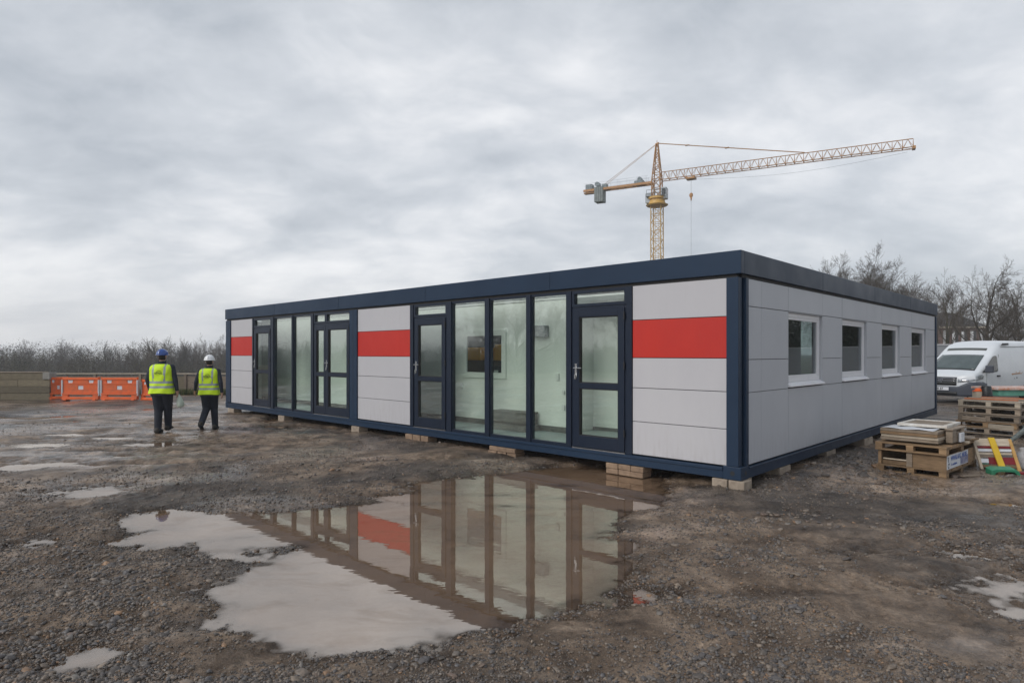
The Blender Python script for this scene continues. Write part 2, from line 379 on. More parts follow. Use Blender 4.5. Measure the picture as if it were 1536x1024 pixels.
big = MM('SUBTRACT', MM('SUBTRACT', MM('ADD', big, MM('MULTIPLY', blob(6.0, 8.0, 3.5), .08)), MM('MULTIPLY', blob(1.6, 4.6, 3.2), .16)), MM('MULTIPLY', blob(-9.0, 13.0, 8.0), .10))
c = MX(ramp(nt, big, [(.45, 0.0), (.57, 1.0)]).outputs[0], c1, c2)
c = MX(.75, c, ramp(nt, fine, [(.30, .55), (.50, .95), (.72, 1.5)]).outputs[0], 'MULTIPLY')
c = MX(.6, c, ramp(nt, grit, [(.32, .5), (.52, 1.0), (.72, 1.7)]).outputs[0], 'MULTIPLY')
# grassland beyond the yard
gy = N(nt, 'ShaderNodeMath', operation='LENGTH') if False else None
r2 = MM('ADD', MM('MULTIPLY', sp.outputs['X'], sp.outputs['X']), MM('MULTIPLY', sp.outputs['Y'], sp.outputs['Y']))
rr = MM('ADD', MM('SQRT', r2, 0.0), MM('MULTIPLY', GN(.3, 4), 6.0))
gm = N(nt, 'ShaderNodeMapRange'); gm.inputs['From Min'].default_value = 33; gm.inputs['From Max'].default_value = 36; L.new(rr, gm.inputs[0])
gc = ramp(nt, GN(.25, 7, .7), [(.35, (.045, .055, .022)), (.55, (.075, .080, .036)), (.7, (.10, .09, .05))]).outputs[0]
c = MX(gm.outputs[0], c, gc)
c = MX(1.0, c, (1.16, 1.17, 1.18), 'MULTIPLY')
# soaked margin round the water
soak = N(nt, 'ShaderNodeMapRange'); soak.inputs['From Min'].default_value = WL + .004; soak.inputs['From Max'].default_value = WL + .036; L.new(MM('ADD', sp.outputs['Z'], MM('MULTIPLY', MM('SUBTRACT', fine, .5), .02)), soak.inputs[0])
c = MX(1.0, c, ramp(nt, soak.outputs[0], [(0.0, (.50, .47, .44)), (1.0, (1, 1, 1))]).outputs[0], 'MULTIPLY')
L.new(c, b.inputs['Base Color'])
wet = ramp(nt, GN(.55, 5, .6, .5, off=(11, 2, 0)), [(.38, .20), (.50, .36), (.64, .60)]).outputs[0]
slick = ramp(nt, MM('ADD', GN(.42, 6, .62, .6, st=(.8, 1.3, 1), off=(4, 19, 0)), MM('MULTIPLY', blob(-10.0, 14.0, 10.0), .10)), [(.50, 0.0), (.60, 1.0)]).outputs[0]
wet2 = MX(.5, wet, ramp(nt, fine, [(.35, .22), (.65, .70)]).outputs[0])
wet2b = MX(MM('MULTIPLY', slick, .8), MX(soak.outputs[0], (.20, .20, .20), wet2), (.16, .16, .16))
wet3 = MX(gm.outputs[0], wet2b, (.85, .85, .85))
L.new(wet3, b.inputs['Roughness']); L.new(MM('ADD', .22, MM('MULTIPLY', slick, .5)), b.inputs['Specular IOR Level'])
hgt = MM('ADD', MM('MULTIPLY', fine, 1.0), MM('MULTIPLY', grit, .45))
bp = N(nt, 'ShaderNodeBump'); bp.inputs['Strength'].default_value = 1.0; bp.inputs['Distance'].default_value = .024
L.new(MM('SUBTRACT', 1.0, MM('MULTIPLY', slick, .68)), bp.inputs['Strength']); L.new(hgt, bp.inputs['Height']); L.new(bp.outputs[0], b.inputs['Normal'])
g = np_mesh('ground', V, Fq, m, fsize=4); tag(g, kind='structure')

# ------------------------------------------------------------------ puddles
m, nt, b = nodes_of('muddy_water'); L = nt.links; nt.nodes.remove(b); out = nt.nodes['Material Output']
tr = N(nt, 'ShaderNodeBsdfTransparent'); tr.inputs[0].default_value = (.86, .80, .72, 1)
df = N(nt, 'ShaderNodeBsdfDiffuse'); df.inputs[0].default_value = (.235, .155, .100, 1)
gl = N(nt, 'ShaderNodeBsdfGlossy'); gl.inputs['Roughness'].default_value = 0.015; gl.inputs[0].default_value = (1, .955, .905, 1)
fr = N(nt, 'ShaderNodeFresnel'); fr.inputs[0].default_value = 3.7
da = N(nt, 'ShaderNodeAttribute', attribute_name='tint'); dsx = N(nt, 'ShaderNodeSeparateXYZ'); L.new(da.outputs['Vector'], dsx.inputs[0])   # R = depth of the water in tenths of a metre
op_ = ramp(nt, dsx.outputs['X'], [(0.0, 0.0), (.05, .22), (.16, .55), (.40, .86)]); edge_ = ramp(nt, dsx.outputs['X'], [(0.0, .12), (.03, .40), (.10, .85), (.18, 1.0)])
m1 = N(nt, 'ShaderNodeMixShader'); L.new(op_.outputs[0], m1.inputs[0]); L.new(tr.outputs[0], m1.inputs[1]); L.new(df.outputs[0], m1.inputs[2])
gs = N(nt, 'ShaderNodeNewGeometry'); ms_ = N(nt, 'ShaderNodeMapping'); ms_.inputs['Scale'].default_value = (.8, 1.7, 1); L.new(gs.outputs['Position'], ms_.inputs[0])
ns_ = N(nt, 'ShaderNodeTexNoise'); ns_.inputs['Scale'].default_value = 1.9; ns_.inputs['Detail'].default_value = 8; ns_.inputs['Roughness'].default_value = .68; ns_.inputs['Distortion'].default_value = .8; L.new(ms_.outputs[0], ns_.inputs['Vector'])
film_ = ramp(nt, ns_.outputs['Fac'], [(.50, 1.0), (.64, .78), (.76, .60)])       # silt film floating in patches dulls the mirror
sf = N(nt, 'ShaderNodeMath', operation='MULTIPLY'); L.new(fr.outputs[0], sf.inputs[0]); sf0 = N(nt, 'ShaderNodeMath', operation='MULTIPLY'); L.new(film_.outputs[0], sf0.inputs[0]); L.new(edge_.outputs[0], sf0.inputs[1]); L.new(sf0.outputs[0], sf.inputs[1])
m2 = N(nt, 'ShaderNodeMixShader'); L.new(sf.outputs[0], m2.inputs[0]); L.new(m1.outputs[0], m2.inputs[1]); L.new(gl.outputs[0], m2.inputs[2]); L.new(m2.outputs[0], out.inputs[0])
geo = N(nt, 'ShaderNodeNewGeometry'); no = N(nt, 'ShaderNodeTexNoise'); no.inputs['Scale'].default_value = 3.5; no.inputs['Detail'].default_value = 3
mp = N(nt, 'ShaderNodeMapping'); mp.inputs['Scale'].default_value = (1, 1.6, 1); L.new(geo.outputs['Position'], mp.inputs[0]); L.new(mp.outputs[0], no.inputs['Vector'])
bp = N(nt, 'ShaderNodeBump'); bp.inputs['Strength'].default_value = .035; bp.inputs['Distance'].default_value = .02
L.new(no.outputs['Fac'], bp.inputs['Height']); L.new(bp.outputs[0], gl.inputs['Normal']); L.new(bp.outputs[0], fr.inputs['Normal'])
MT['water'] = m
def hull(P):
    P = sorted(map(tuple, P)); lo, up = [], []
    for L_, it in ((lo, P), (up, P[::-1])):
        for p in it:
            while len(L_) > 1 and (L_[-1][0] - L_[-2][0]) * (p[1] - L_[-2][1]) - (L_[-1][1] - L_[-2][1]) * (p[0] - L_[-2][0]) <= 0: L_.pop()
            L_.append(p)
    return lo[:-1] + up[:-1]
pg = hull([(x + .34 * math.cos(t), y + .34 * math.sin(t)) for x, y in MAINW for t in np.linspace(0, 2 * math.pi, 12, endpoint=False)])   # sheet edge lies buried in the mud
def water_sheet(xa, xb, ya_, yb_, st, z):
    gx, gy = np.meshgrid(np.arange(xa, xb, st), np.arange(ya_, yb_, st)); nx2, ny2 = gx.shape[1], gx.shape[0]
    dep = WL - ground_h(gx.ravel(), gy.ravel()); id_ = np.arange(nx2 * ny2).reshape(ny2, nx2)
    q = np.stack([id_[:-1, :-1].ravel(), id_[:-1, 1:].ravel(), id_[1:, 1:].ravel(), id_[1:, :-1].ravel()], 1); q = q[dep[q].max(1) > -.012]
    us, inv = np.unique(q, return_inverse=True); inv = inv.reshape(q.shape)
    Vw = np.stack([gx.ravel()[us], gy.ravel()[us], np.full(len(us), z)], 1); cc = np.zeros((len(us), 4)); cc[:, 0] = np.clip(dep[us], 0, .2) * 10; cc[:, 3] = 1
    tag(np_mesh('water', Vw, inv, m, colors=cc, fsize=4), kind='structure')
x0, y0 = MAINW.min(0) - .5; x1, y1 = MAINW.max(0) + .5
water_sheet(x0, x1, y0, y1, .022, WL)
for xa, xb, ya_, yb_, st in ((-24, -5.2, 8.8, 24, .08), (3.2, 10, 3.9, 8.2, .03)): water_sheet(xa, xb, ya_, yb_, st, WL)
for X, Y, a, b_ in ELLW:
    if (Y > 8.9 and X < -3.6) or (X > 3.2 and Y > 3.8): continue
    if X + a * 1.6 > x0 and Y - b_ * 1.6 < y1 and X < x1: 
        if X > x0 and y0 < Y < y1: continue      # already inside the main sheet
        xb = min(X + a * 1.6, x0 - .03)
    else: xb = X + a * 1.6
    yb = min(Y + b_ * 1.6, 8.78) if X < -5 else Y + b_ * 1.6
    water_sheet(X - a * 1.6, xb, Y - b_ * 1.6, yb, .022, WL)

# ------------------------------------------------------------------ gravel (pebbles lying on the mud)
def ico(sub):
    t = (1 + 5 ** .5) / 2
    v = [(-1, t, 0), (1, t, 0), (-1, -t, 0), (1, -t, 0), (0, -1, t), (0, 1, t), (0, -1, -t), (0, 1, -t), (t, 0, -1), (t, 0, 1), (-t, 0, -1), (-t, 0, 1)]
    f = [(0, 11, 5), (0, 5, 1), (0, 1, 7), (0, 7, 10), (0, 10, 11), (1, 5, 9), (5, 11, 4), (11, 10, 2), (10, 7, 6), (7, 1, 8), (3, 9, 4), (3, 4, 2), (3, 2, 6), (3, 6, 8), (3, 8, 9), (4, 9, 5), (2, 4, 11), (6, 2, 10), (8, 6, 7), (9, 8, 1)]
    v = [tuple(np.array(p) / np.linalg.norm(p)) for p in v]
    for _ in range(sub):
        cache = {}; nf = []
        def mid(a, b):
            k = (min(a, b), max(a, b))
            if k not in cache:
                q = np.array(v[a]) + np.array(v[b]); v.append(tuple(q / np.linalg.norm(q))); cache[k] = len(v) - 1
            return cache[k]
        for a, b_, c_ in f:
            ab, bc, ca = mid(a, b_), mid(b_, c_), mid(c_, a); nf += [(a, ab, ca), (b_, bc, ab), (c_, ca, bc), (ab, bc, ca)]
        f = nf
    return np.array(v), np.array(f)
PAL = np.array([(.085, .086, .092), (.060, .058, .058), (.145, .13, .115), (.20, .165, .135), (.25, .20, .155), (.14, .10, .078), (.34, .20, .11), (.10, .105, .115), (.23, .215, .20), (.32, .30, .27)])
PW = np.array([.2, .17, .17, .15, .10, .08, .025, .07, .03, .005]); PW = PW / PW.sum()
def pebbles(name, xy, size, sub, flat=(.28, .60), sink=.42, pal=PW):
    n = len(size); bv, bf = ico(sub); nv = len(bv)
    J = 1 + RNG.uniform(-.32, .30, (n, nv, 1)); P = bv[None] * J
    sc = np.stack([size, size * RNG.uniform(.45, .95, n), size * RNG.uniform(*flat, n)], 1); P = P * sc[:, None, :]
    a = RNG.uniform(0, 6.283, n); tx = RNG.normal(0, .25, n)
    x, y, z = P[..., 0], P[..., 1], P[..., 2]
    z2 = z * np.cos(tx)[:, None] + x * np.sin(tx)[:, None]; x2 = x * np.cos(tx)[:, None] - z * np.sin(tx)[:, None]
    ca, sa = np.cos(a)[:, None], np.sin(a)[:, None]
    X = x2 * ca - y * sa + xy[:, :1]; Y = x2 * sa + y * ca + xy[:, 1:2]
    Z = z2 + ground_h(xy[:, 0], xy[:, 1])[:, None] + (sc[:, 2] * (1 - 2 * sink))[:, None]
    Vv = np.stack([X, Y, Z], -1).reshape(-1, 3); Ff = (bf[None] + (np.arange(n) * nv)[:, None, None]).reshape(-1, 3)
    cc = PAL[RNG.choice(len(PAL), n, p=pal)] * RNG.uniform(.6, 1.15, (n, 1)); cc = cc * .72 + np.array([.15, .112, .085]) * .30; cc = np.repeat(cc, nv, 0); cc = np.concatenate([cc, np.ones((len(cc), 1))], 1)
    return np_mesh(name, Vv, Ff, MT['stone'], colors=cc)
m, nt, b = nodes_of('wet_stone'); L = nt.links
at = N(nt, 'ShaderNodeAttribute', attribute_name='tint'); no = N(nt, 'ShaderNodeTexNoise'); no.inputs['Scale'].default_value = 60
geo = N(nt, 'ShaderNodeNewGeometry'); L.new(geo.outputs['Position'], no.inputs['Vector'])
r = ramp(nt, no.outputs['Fac'], [(.3, .7), (.7, 1.25)]); mx = N(nt, 'ShaderNodeMixRGB', blend_type='MULTIPLY'); mx.inputs[0].default_value = 1
L.new(at.outputs['Color'], mx.inputs[1]); L.new(r.outputs[0], mx.inputs[2]); L.new(mx.outputs[0], b.inputs['Base Color'])
r = ramp(nt, no.outputs['Fac'], [(.3, .32), (.7, .62)]); L.new(r.outputs[0], b.inputs['Roughness'])
MT['stone'] = m
def scatter(n, ymin, ymax, pw, dens_thr):
    out = []
    while len(out) < n:
        k = n * 2
        u = RNG.uniform(0, 1, k); y = (ymin ** (-pw) + u * (ymax ** (-pw) - ymin ** (-pw))) ** (-1 / pw)
        x = RNG.uniform(-.9, .9, k) * y
        lx = (x - BO[0]) * dRx + (y - BO[1]) * dRy; ly = (x - BO[0]) * dLx + (y - BO[1]) * dLy
        under = (lx > .5) & (lx < 11.6) & (ly > .4) & (ly < 15)
        D = 1.5 * fbm(x, y, 1.1, 3, 133) + .55 * fbm(x, y, .35, 2, 143) + .25 * (x < -1) * (y < 7) + .35 * np.exp(-(((x - 4.7) / 1.8) ** 2 + ((y - 9.6) / 1.5) ** 2)) - .25 * ((x > .9) & (y > 5.4) & (y < 7.0))
        pd = puddle_D(x, y); D = D - .45 * np.exp(-((x - 1.6) ** 2 + (y - 4.6) ** 2) / 3.2) - .5 * sst(8, 11, y) * (x < -3)
        keep = (D + RNG.uniform(-.5, .5, k) + .25 * (np.abs(pd - .08) < .10) > dens_thr) & ~under & ((pd < .12) | (RNG.uniform(0, 1, k) < .10 * np.exp(-np.maximum(pd, 0) / .25) + .006))
        out += list(np.stack([x[keep], y[keep]], 1))
    return np.array(out[:n])
xy = scatter(5200, 2.9, 12, 1.0, .22); tag(pebbles('gravel', xy, np.clip(RNG.lognormal(-4.55, .55, len(xy)), .005, .038), 1), kind='stuff', label='loose wet pebbles on the mud in the foreground', cat='gravel')
xy = scatter(120000, 2.7, 24, 1.0, -.12); tag(pebbles('gravel', xy, np.clip(RNG.lognormal(-5.35, .55, len(xy)) * (1 + .03 * xy[:, 1]), .0025, .020), 0, (.35, .8), .35), kind='stuff', label='fine wet grit spread over the muddy yard', cat='gravel')
xy = scatter(420, 3.0, 12, .8, .0); tag(pebbles('gravel', xy, np.clip(RNG.lognormal(-3.75, .3, len(xy)), .016, .05), 1), kind='stuff', label='scattered larger stones half sunk in the mud', cat='gravel')
# bigger rubble beside the end of the cabin and the pallets
k = 420; rx = RNG.normal(4.7, 1.0, k); ry = RNG.normal(9.5, .75, k); lx = (rx - BO[0]) * dRx + (ry - BO[1]) * dRy; ly = (rx - BO[0]) * dLx + (ry - BO[1]) * dLy
ok = (ly < -.1); rx, ry = rx[ok], ry[ok]
tag(pebbles('rubble', np.stack([rx, ry], 1), np.clip(RNG.lognormal(-3.55, .45, len(rx)), .015, .075), 1, (.3, .6)), kind='stuff', label='dark broken stones between the cabin end and the pallets', cat='rubble')
k = 240; rx = np.concatenate([RNG.normal(2.55, .5, k // 2), RNG.normal(-1.0, .6, k // 2)]); ry = np.concatenate([RNG.normal(6.35, .14, k // 2), RNG.normal(8.0, .5, k // 2)])
tag(pebbles('gravel', np.stack([rx, ry], 1), np.clip(RNG.lognormal(-3.9, .4, k), .01, .045), 1), kind='stuff', label='ridge of larger stones pushed up by tyres', cat='gravel')
# ------------------------------------------------------------------ the cabin; local axes: X into the building, Y along the long glazed face, Z up
def s_of(px, t=0.0):
    u = (px - CX) / F; return (u * (BO[1] + t * dRy) - BO[0] - t * dRx) / (dLx - u * dLy)
def t_of(px, s=0.0):
    u = (px - CX) / F; return (u * (BO[1] + s * dLy) - BO[0] - s * dLx) / (dRx - u * dRy)
cab = empty('site_cabin', (BO[0], BO[1], 0), math.atan2(dRy, dRx))
tag(cab, 'long flat-roofed modular cabin with navy frame, grey panels, red stripes and glazed front', 'cabin')
LEN, DEP = s_of(340), 11.75
ZB, ZT = .12, 2.93
Z_IN0, Z_IN1 = .275, 2.60
# fascia: pressed trim, in lengths
mb = MB()
yy = [-.035, 3.0, 6.06, 9.1, 12.15, LEN + .03]
for a, b_ in zip(yy[:-1], yy[1:]): mb.box(-.035, .07, a + (0 if a < 0 else .002), b_ - .002, 2.645, ZT)
mb.build('fascia', MT['navy'], cab, bevel=.006)
mb = MB(); yy = [.071, 2.95, 5.9, 8.8, DEP + .03]
for a, b_ in zip(yy[:-1], yy[1:]): mb.box(a + .001, b_ - .002, -.034, .07, 2.646, ZT - .001)
mb.box(.071, DEP, LEN - .05, LEN + .029, 2.646, ZT - .001); mb.box(DEP - .05, DEP + .03, .071, LEN - .052, 2.646, ZT - .001)
mb.build('fascia', MT['navy'], cab, bevel=.006)
mb = MB(); mb.box(.075, .12, .075, LEN - .055, 2.70, 2.88); mb.box(.98, 1.2, .075, LEN - .055, 2.70, 2.88); mb.box(2.8, DEP - .055, .075, LEN - .055, 2.70, 2.88); mb.box(.121, .979, .075, .6, 2.70, 2.88); mb.box(.121, .979, LEN - .6, LEN - .055, 2.70, 2.88); mb.box(1.201, 2.799, .075, 3.5, 2.70, 2.88); mb.box(1.201, 2.799, 8.0, LEN - .055, 2.70, 2.88)
rf_ = mb.build('roof', pmat('grey_roof_membrane', (.2, .21, .22), None, 2, .6), cab)
mb = MB(); mb.box(.11, .99, .59, LEN - .59, 2.882, 2.888); mb.box(1.19, 2.81, 3.49, 8.01, 2.882, 2.888); mb.build('added_roof_light', glass_mat('added_roof_glass', (.98, .99, .98), 1.25, 0), rf_)  # unseen roof openings added to light the corridor and rear room
mb = MB(); mb.box(.0, .06, .03, LEN - .02, 2.605, 2.644); mb.box(.065, DEP - .02, .0, .06, 2.605, 2.644); mb.build('shadow_gap_strip', MT['gasket'], cab)  # black strip paints the dark shadow gap below the fascia
# base rails
mb = MB(); mb.box(-.03, .10, .20, LEN - .14, ZB + .005, .262); mb.box(-.045, -.0305, .20, LEN - .14, .222, .262)
mb.build('base_rail', MT['navy'], cab, bevel=.004)
mb = MB(); mb.box(.20, DEP - .14, -.03, .10, ZB + .005, .262); mb.box(.20, DEP - .14, -.045, -.0305, .242, .262); mb.build('base_rail', MT['navy'], cab, bevel=.004)
mb = MB(); mb.box(.12, DEP - .02, LEN - .12, LEN - .01, ZB + .005, .262); mb.box(DEP - .12, DEP - .01, .1, LEN - .13, ZB + .004, .26); mb.build('base_rail', MT['navy'], cab)
mb = MB(); mb.box(.101, DEP - .125, .101, LEN - .125, .17, .268); mb.build('underside', MT['underside'], cab)
# posts
def post(y0, y1, name='corner_post', cast=True, x=(-.032, .07)):
    mb = MB(); mb.box(x[0], x[1], y0, y1, ZB + (.165 if cast else .145), 2.604)
    o = mb.build(name, MT['navy'], cab, bevel=.005); return o
p = post(.002, s_of(1091), 'corner_post')
mb = MB(); mb.box(.0, .13, .045, .13, .28, 2.603); mb.build('post_core', MT['navy_dark'], p)
mb = MB(); mb.box(.125, t_of(1120) - .004, -.030, .04, .285, 2.604); mb.build('post_flange', MT['navy'], p, bevel=.004)
c_ = MB(); c_.box(-.036, .199, -.034, .199, ZB, .283); co_ = c_.build('corner_casting', MT['navy'], cab, bevel=.008)
for (a, b_) in (((-.0375, .075, .20), (-.030, .075, .20)), ((.10, -.0355, .20), (.10, -.028, .20))):
    h = MB(); h.tube(a, b_, .030, .030, 20); h.build('lifting_hole', MT['black'], co_)
p = post(s_of(347), LEN - .012, 'corner_post'); c_ = MB(); c_.box(-.036, .15, LEN - .14, LEN - .004, ZB, .283); c_.build('corner_casting', MT['navy'], cab, bevel=.006)
mb = MB(); mb.box(DEP - .16, DEP - .01, -.032, .12, ZB + .001, 2.604); mb.build('corner_post', MT['navy'], cab, bevel=.005)
mb = MB(); mb.box(DEP - .12, DEP - .012, LEN - .12, LEN - .012, ZB + .15, 2.604); mb.build('corner_post', MT['navy'], cab)
post(s_of(537), s_of(526), 'joint_post', False)
mb = MB(); ym = (s_of(537) + s_of(526)) / 2; mb.box(-.0335, -.0325, ym - .004, ym + .004, .27, 2.60); mb.build('joint_line', MT['gasket'], cab)
# cladding bays on the front
ROWS = [(.283, .728, 'panel'), (.736, 1.192, 'panel'), (1.200, 1.606, 'panel'), (1.614, 2.126, 'red'), (2.134, 2.602, 'panel')]
def cladding(y0, y1):
    mb = MB(); mb.box(.03, .05, y0, y1, .27, 2.604); mb.build('backing', MT['gasket'], cab)
    for z0, z1, k in ROWS:
        mb = MB(); mb.box(-.004, .028, y0 + .004, y1 - .004, z0, z1)
        o = mb.build('red_panel' if k == 'red' else 'wall_panel', MT[k], cab, bevel=.004)
        if k == 'red': o['label'] = 'red stripe panel'
for a, b_ in ((379, 347), (616, 537), (1091, 949)): cladding(s_of(a), s_of(b_))
# mullions between bays
def mull(pa, pb, x0=-.022, x1=.085):
    mb = MB(); mb.box(x0, x1, s_of(pb), s_of(pa), .263, 2.604); mb.build('mullion', MT['navy_dark'], cab, bevel=.003)
for a, b_ in ((379, 381), (407, 411), (438, 440), (467, 471), (616, 621), (671, 678), (728, 735), (790, 797), (850, 858), (941, 949)):
    mull(a + .15, b_ - .15)
def frame_rect(mb, y0, y1, z0, z1, w, x0, x1, wt=None, wb=None):
    wt = w if wt is None else wt; wb = w if wb is None else wb
    mb.box(x0, x1, y0, y0 + w, z0, z1); mb.box(x0, x1, y1 - w, y1, z0, z1)
    mb.box(x0, x1, y0 + w, y1 - w, z0, z0 + wb); mb.box(x0, x1, y0 + w, y1 - w, z1 - wt, z1)
def glazing(pa, pb):
    y1, y0 = s_of(pa), s_of(pb)
    mb = MB()
    frame_rect(mb, y0, y1, .263, 2.603, .010, .0, .07, wt=.038, wb=.047)
    f = mb.build('glazing_frame', MT['navy_dark'], cab, bevel=.002)
    g_ = MB(); g_.box(.034, .040, y0 + .011, y1 - .011, .311, 2.564); g_.build('pane', MT['glass'], f)
for a, b_ in ((411, 438), (440, 467), (678, 728), (735, 790), (797, 850)): glazing(a, b_)
def transom(y0, y1):
    mb = MB(); frame_rect(mb, y0, y1, 2.36, 2.603, .045, -.008, .07)
    f = mb.build('transom_window', MT['navy_dark'], cab, bevel=.002)
    g_ = MB(); g_.box(.034, .040, y0 + .046, y1 - .046, 2.406, 2.557); g_.build('pane', MT['glass'], f)
def door(y0, y1, leafs=1):
    fr_ = MB(); frame_rect(fr_, y0, y1, .264, 2.355, .035, .0, .08, wb=.02)
    fr_.build('door_frame', MT['navy_dark'], cab, bevel=.002)
    th = MB(); th.box(-.03, -.001, y0 + .02, y1 - .02, .264, .276); th.build('threshold', MT['steel'], cab)
    spans = [(y0 + .037, y1 - .037, True)] if leafs == 1 else [(y0 + .037, y0 + .037 + (y1 - y0 - .08) * .66, True), (y0 + .043 + (y1 - y0 - .08) * .66, y1 - .037, False)]
    for a, b_, main in spans:
        st = .105 if main else .085
        d = MB(); frame_rect(d, a, b_, .288, 2.318, st, -.018, .055, wt=.11, wb=.17); d.box(-.016, .053, a + st, b_ - st, 1.155, 1.235)
        dm = d.build('door', MT['navy_dark'], cab, bevel=.004)
        for z0, z1 in ((.459, 1.154), (1.236, 2.207)):
            bd = MB(); frame_rect(bd, a + st + .001, b_ - st - .001, z0, z1, .012, -.006, .045); bd.build('glazing_bead', MT['gasket'], dm)
            g_ = MB(); g_.box(.018, .024, a + st + .013, b_ - st - .013, z0 + .013, z1 - .013); g_.build('pane', MT['glass'], dm)
        if main:
            yl = b_ - .05
            h = MB(); h.box(-.026, -.018, yl - .018, yl + .018, 1.30, 1.52)
            h.tube((-.026, yl, 1.455), (-.075, yl, 1.455), .010, .010, 10); h.tube((-.075, yl + .005, 1.455), (-.075, yl - .135, 1.455), .0105, .009, 10)
            h.build('handle', MT['steel'], dm, bevel=.002)
            k_ = MB(); k_.tube((-.026, yl, 1.345), (-.045, yl, 1.345), .016, .016, 14); k_.box(-.047, -.04, yl - .012, yl + .012, 1.29, 1.36); k_.build('lock', MT['steel'], dm)
            for z in (.50, 1.45, 2.15):
                h = MB(); h.tube((-.026, a - .004, z), (-.026, a - .004, z + .10), .012, .012, 10); h.build('hinge', MT['black'], dm)
for a, b_ in ((381, 407), (621, 671), (858, 941)):
    transom(s_of(b_) + .003, s_of(a) - .003); door(s_of(b_) + .003, s_of(a) - .003)
yb, ya = s_of(526) + .003, s_of(471) - .003; ymid = s_of(489)
transom(yb, ymid - .002); transom(ymid + .002, ya); door(yb, ya, 2)
# side elevation cladding
TX = [t_of(1120)] + [t_of(p_) for p_ in (1142, 1182, 1233.5, 1262.8, 1300, 1322.5, 1349.7, 1367, 1389)] + [DEP - .165]
faint = {1142, 1233.5, 1300, 1349.7, 1389}
gaps = [.006] + [.0012, .005, .0012, .005, .0012, .004, .0012, .004, .0012] + [.004]
mb = MB(); mb.box(TX[0], TX[1], .03, .05, .262, 2.604)
for a, b_, wnd in zip(TX[:-1], TX[1:], (0, 0, 1, 0, 1, 0, 1, 0, 1, 0)):
    if a == TX[0]: continue
    if wnd: mb.box(a, b_, .03, .05, .262, 1.19); mb.box(a, b_, .03, .05, 2.262, 2.604)
    else: mb.box(a, b_, .03, .05, .262, 2.604)
mb.build('backing', MT['gasket'], cab)
WPX = [(1183.7, 1228.8), (1263.7, 1296), (1323, 1347), (1368, 1386.5)]
wi = 0
for k in range(10):
    a, b_ = TX[k] + gaps[k], TX[k + 1] - gaps[k + 1]; wnd = k in (2, 4, 6, 8)
    def sp_(z0, z1, a=a, b_=b_): 
        mb = MB(); mb.box(a, b_, -.004, .028, z0, z1); mb.build('wall_panel', MT['side_panel'], cab, bevel=.002)
    sp_(.283, 1.176); sp_(2.265, 2.602)
    if not wnd: sp_(1.184, 1.590); sp_(1.598, 2.257)
    else:
        wi += 1; w0, w1 = TX[k] + .004, TX[k + 1] - .004
        q = MB(); q.box(w0 - .003, w0 + .004, -.003, .036, 1.25, 2.256); q.box(w1 - .004, w1 + .003, -.003, .036, 1.25, 2.256); q.box(w0 + .0041, w1 - .0041, -.003, .036, 2.250, 2.257); q.build('reveal', MT['side_panel'], cab)
        def fr2(x0, x1, z0, z1, w_, y0, y1, name, mat_, par, bev=.003):
            q = MB(); q.box(x0, x0 + w_, y0, y1, z0, z1); q.box(x1 - w_, x1, y0, y1, z0, z1); q.box(x0 + w_, x1 - w_, y0, y1, z0, z0 + w_); q.box(x0 + w_, x1 - w_, y0, y1, z1 - w_, z1)
            return q.build(name, mat_, par, bevel=bev)
        f = fr2(w0 + .005, w1 - .005, 1.262, 2.249, .058, .037, .10, 'window', MT['white'], cab)
        fr2(w0 + .064, w1 - .064, 1.321, 2.190, .036, .045, .095, 'sash', MT['white'], f)
        g_ = MB(); g_.box(w0 + .101, w1 - .101, .066, .072, 1.358, 2.153); g_.build('pane', MT['side_glass'], f)
        q = MB(); q.prism([(.0365, 1.20), (-.040, 1.196), (-.046, 1.204), (-.044, 1.216), (.0365, 1.261)], w0 - .006, w1 + .012); q.build('sill', MT['white'], f, bevel=.002)
# far walls
mb = MB(); mb.box(.1, DEP - .12, LEN - .09, LEN - .05, .27, 2.604); mb.box(DEP - .09, DEP - .05, .12, 3.0, .27, 2.604); mb.box(DEP - .09, DEP - .05, 12.0, LEN - .12, .27, 2.604); mb.box(DEP - .09, DEP - .05, 3.001, 11.999, .27, 1.0); mb.build('rear_wall', MT['side_panel'], cab)
q = MB(); q.box(DEP - .075, DEP - .069, 3.001, 11.999, 1.001, 2.603); q.build('added_rear_glazing', MT['glass'], cab)  # unseen back windows added to bring light into the rear room
# interior
mb = MB(); mb.box(.09, DEP - .1, .06, LEN - .1, .27, .30); mb.build('floor', MT['lino'], cab)
mb = MB(); mb.box(.09, .12, .06, LEN - .1, 2.61, 2.64); mb.box(.98, 1.2, .06, LEN - .1, 2.61, 2.64); mb.box(2.8, DEP - .1, .06, LEN - .1, 2.61, 2.64); mb.box(1.201, 2.799, .06, 3.5, 2.61, 2.64); mb.box(1.201, 2.799, 8.0, LEN - .1, 2.61, 2.64); mb.build('ceiling', MT['ceil'], cab)  # ceiling left open below the added roof openings
TA, TB = 1.0, 1.75
sA = s_of(851, TA); w0, w1 = s_of(757, TA), s_of(698, TA)
def zz(py, px, t):
    s = s_of(px, t); d = BO[1] + t * dRy + s * dLy; return EYE + (HY - py) * d / F
wz0, wz1 = zz(563, 730, TA), zz(499, 730, TA)
mb = MB()
mb.box(TA, TA + .06, sA, w0, .301, 2.609); mb.box(TA, TA + .06, w1, LEN - .1, .301, 2.609); mb.box(TA, TA + .06, w0, w1, .301, wz0); mb.box(TA, TA + .06, w0, w1, wz1, 2.609)
mb.box(TA + .061, TB, sA, sA + .06, .301, 2.609); mb.box(TB, TB + .06, 1.2, sA + .06, .301, 2.609); mb.box(.1, TB, .06, .10, .301, 2.609)
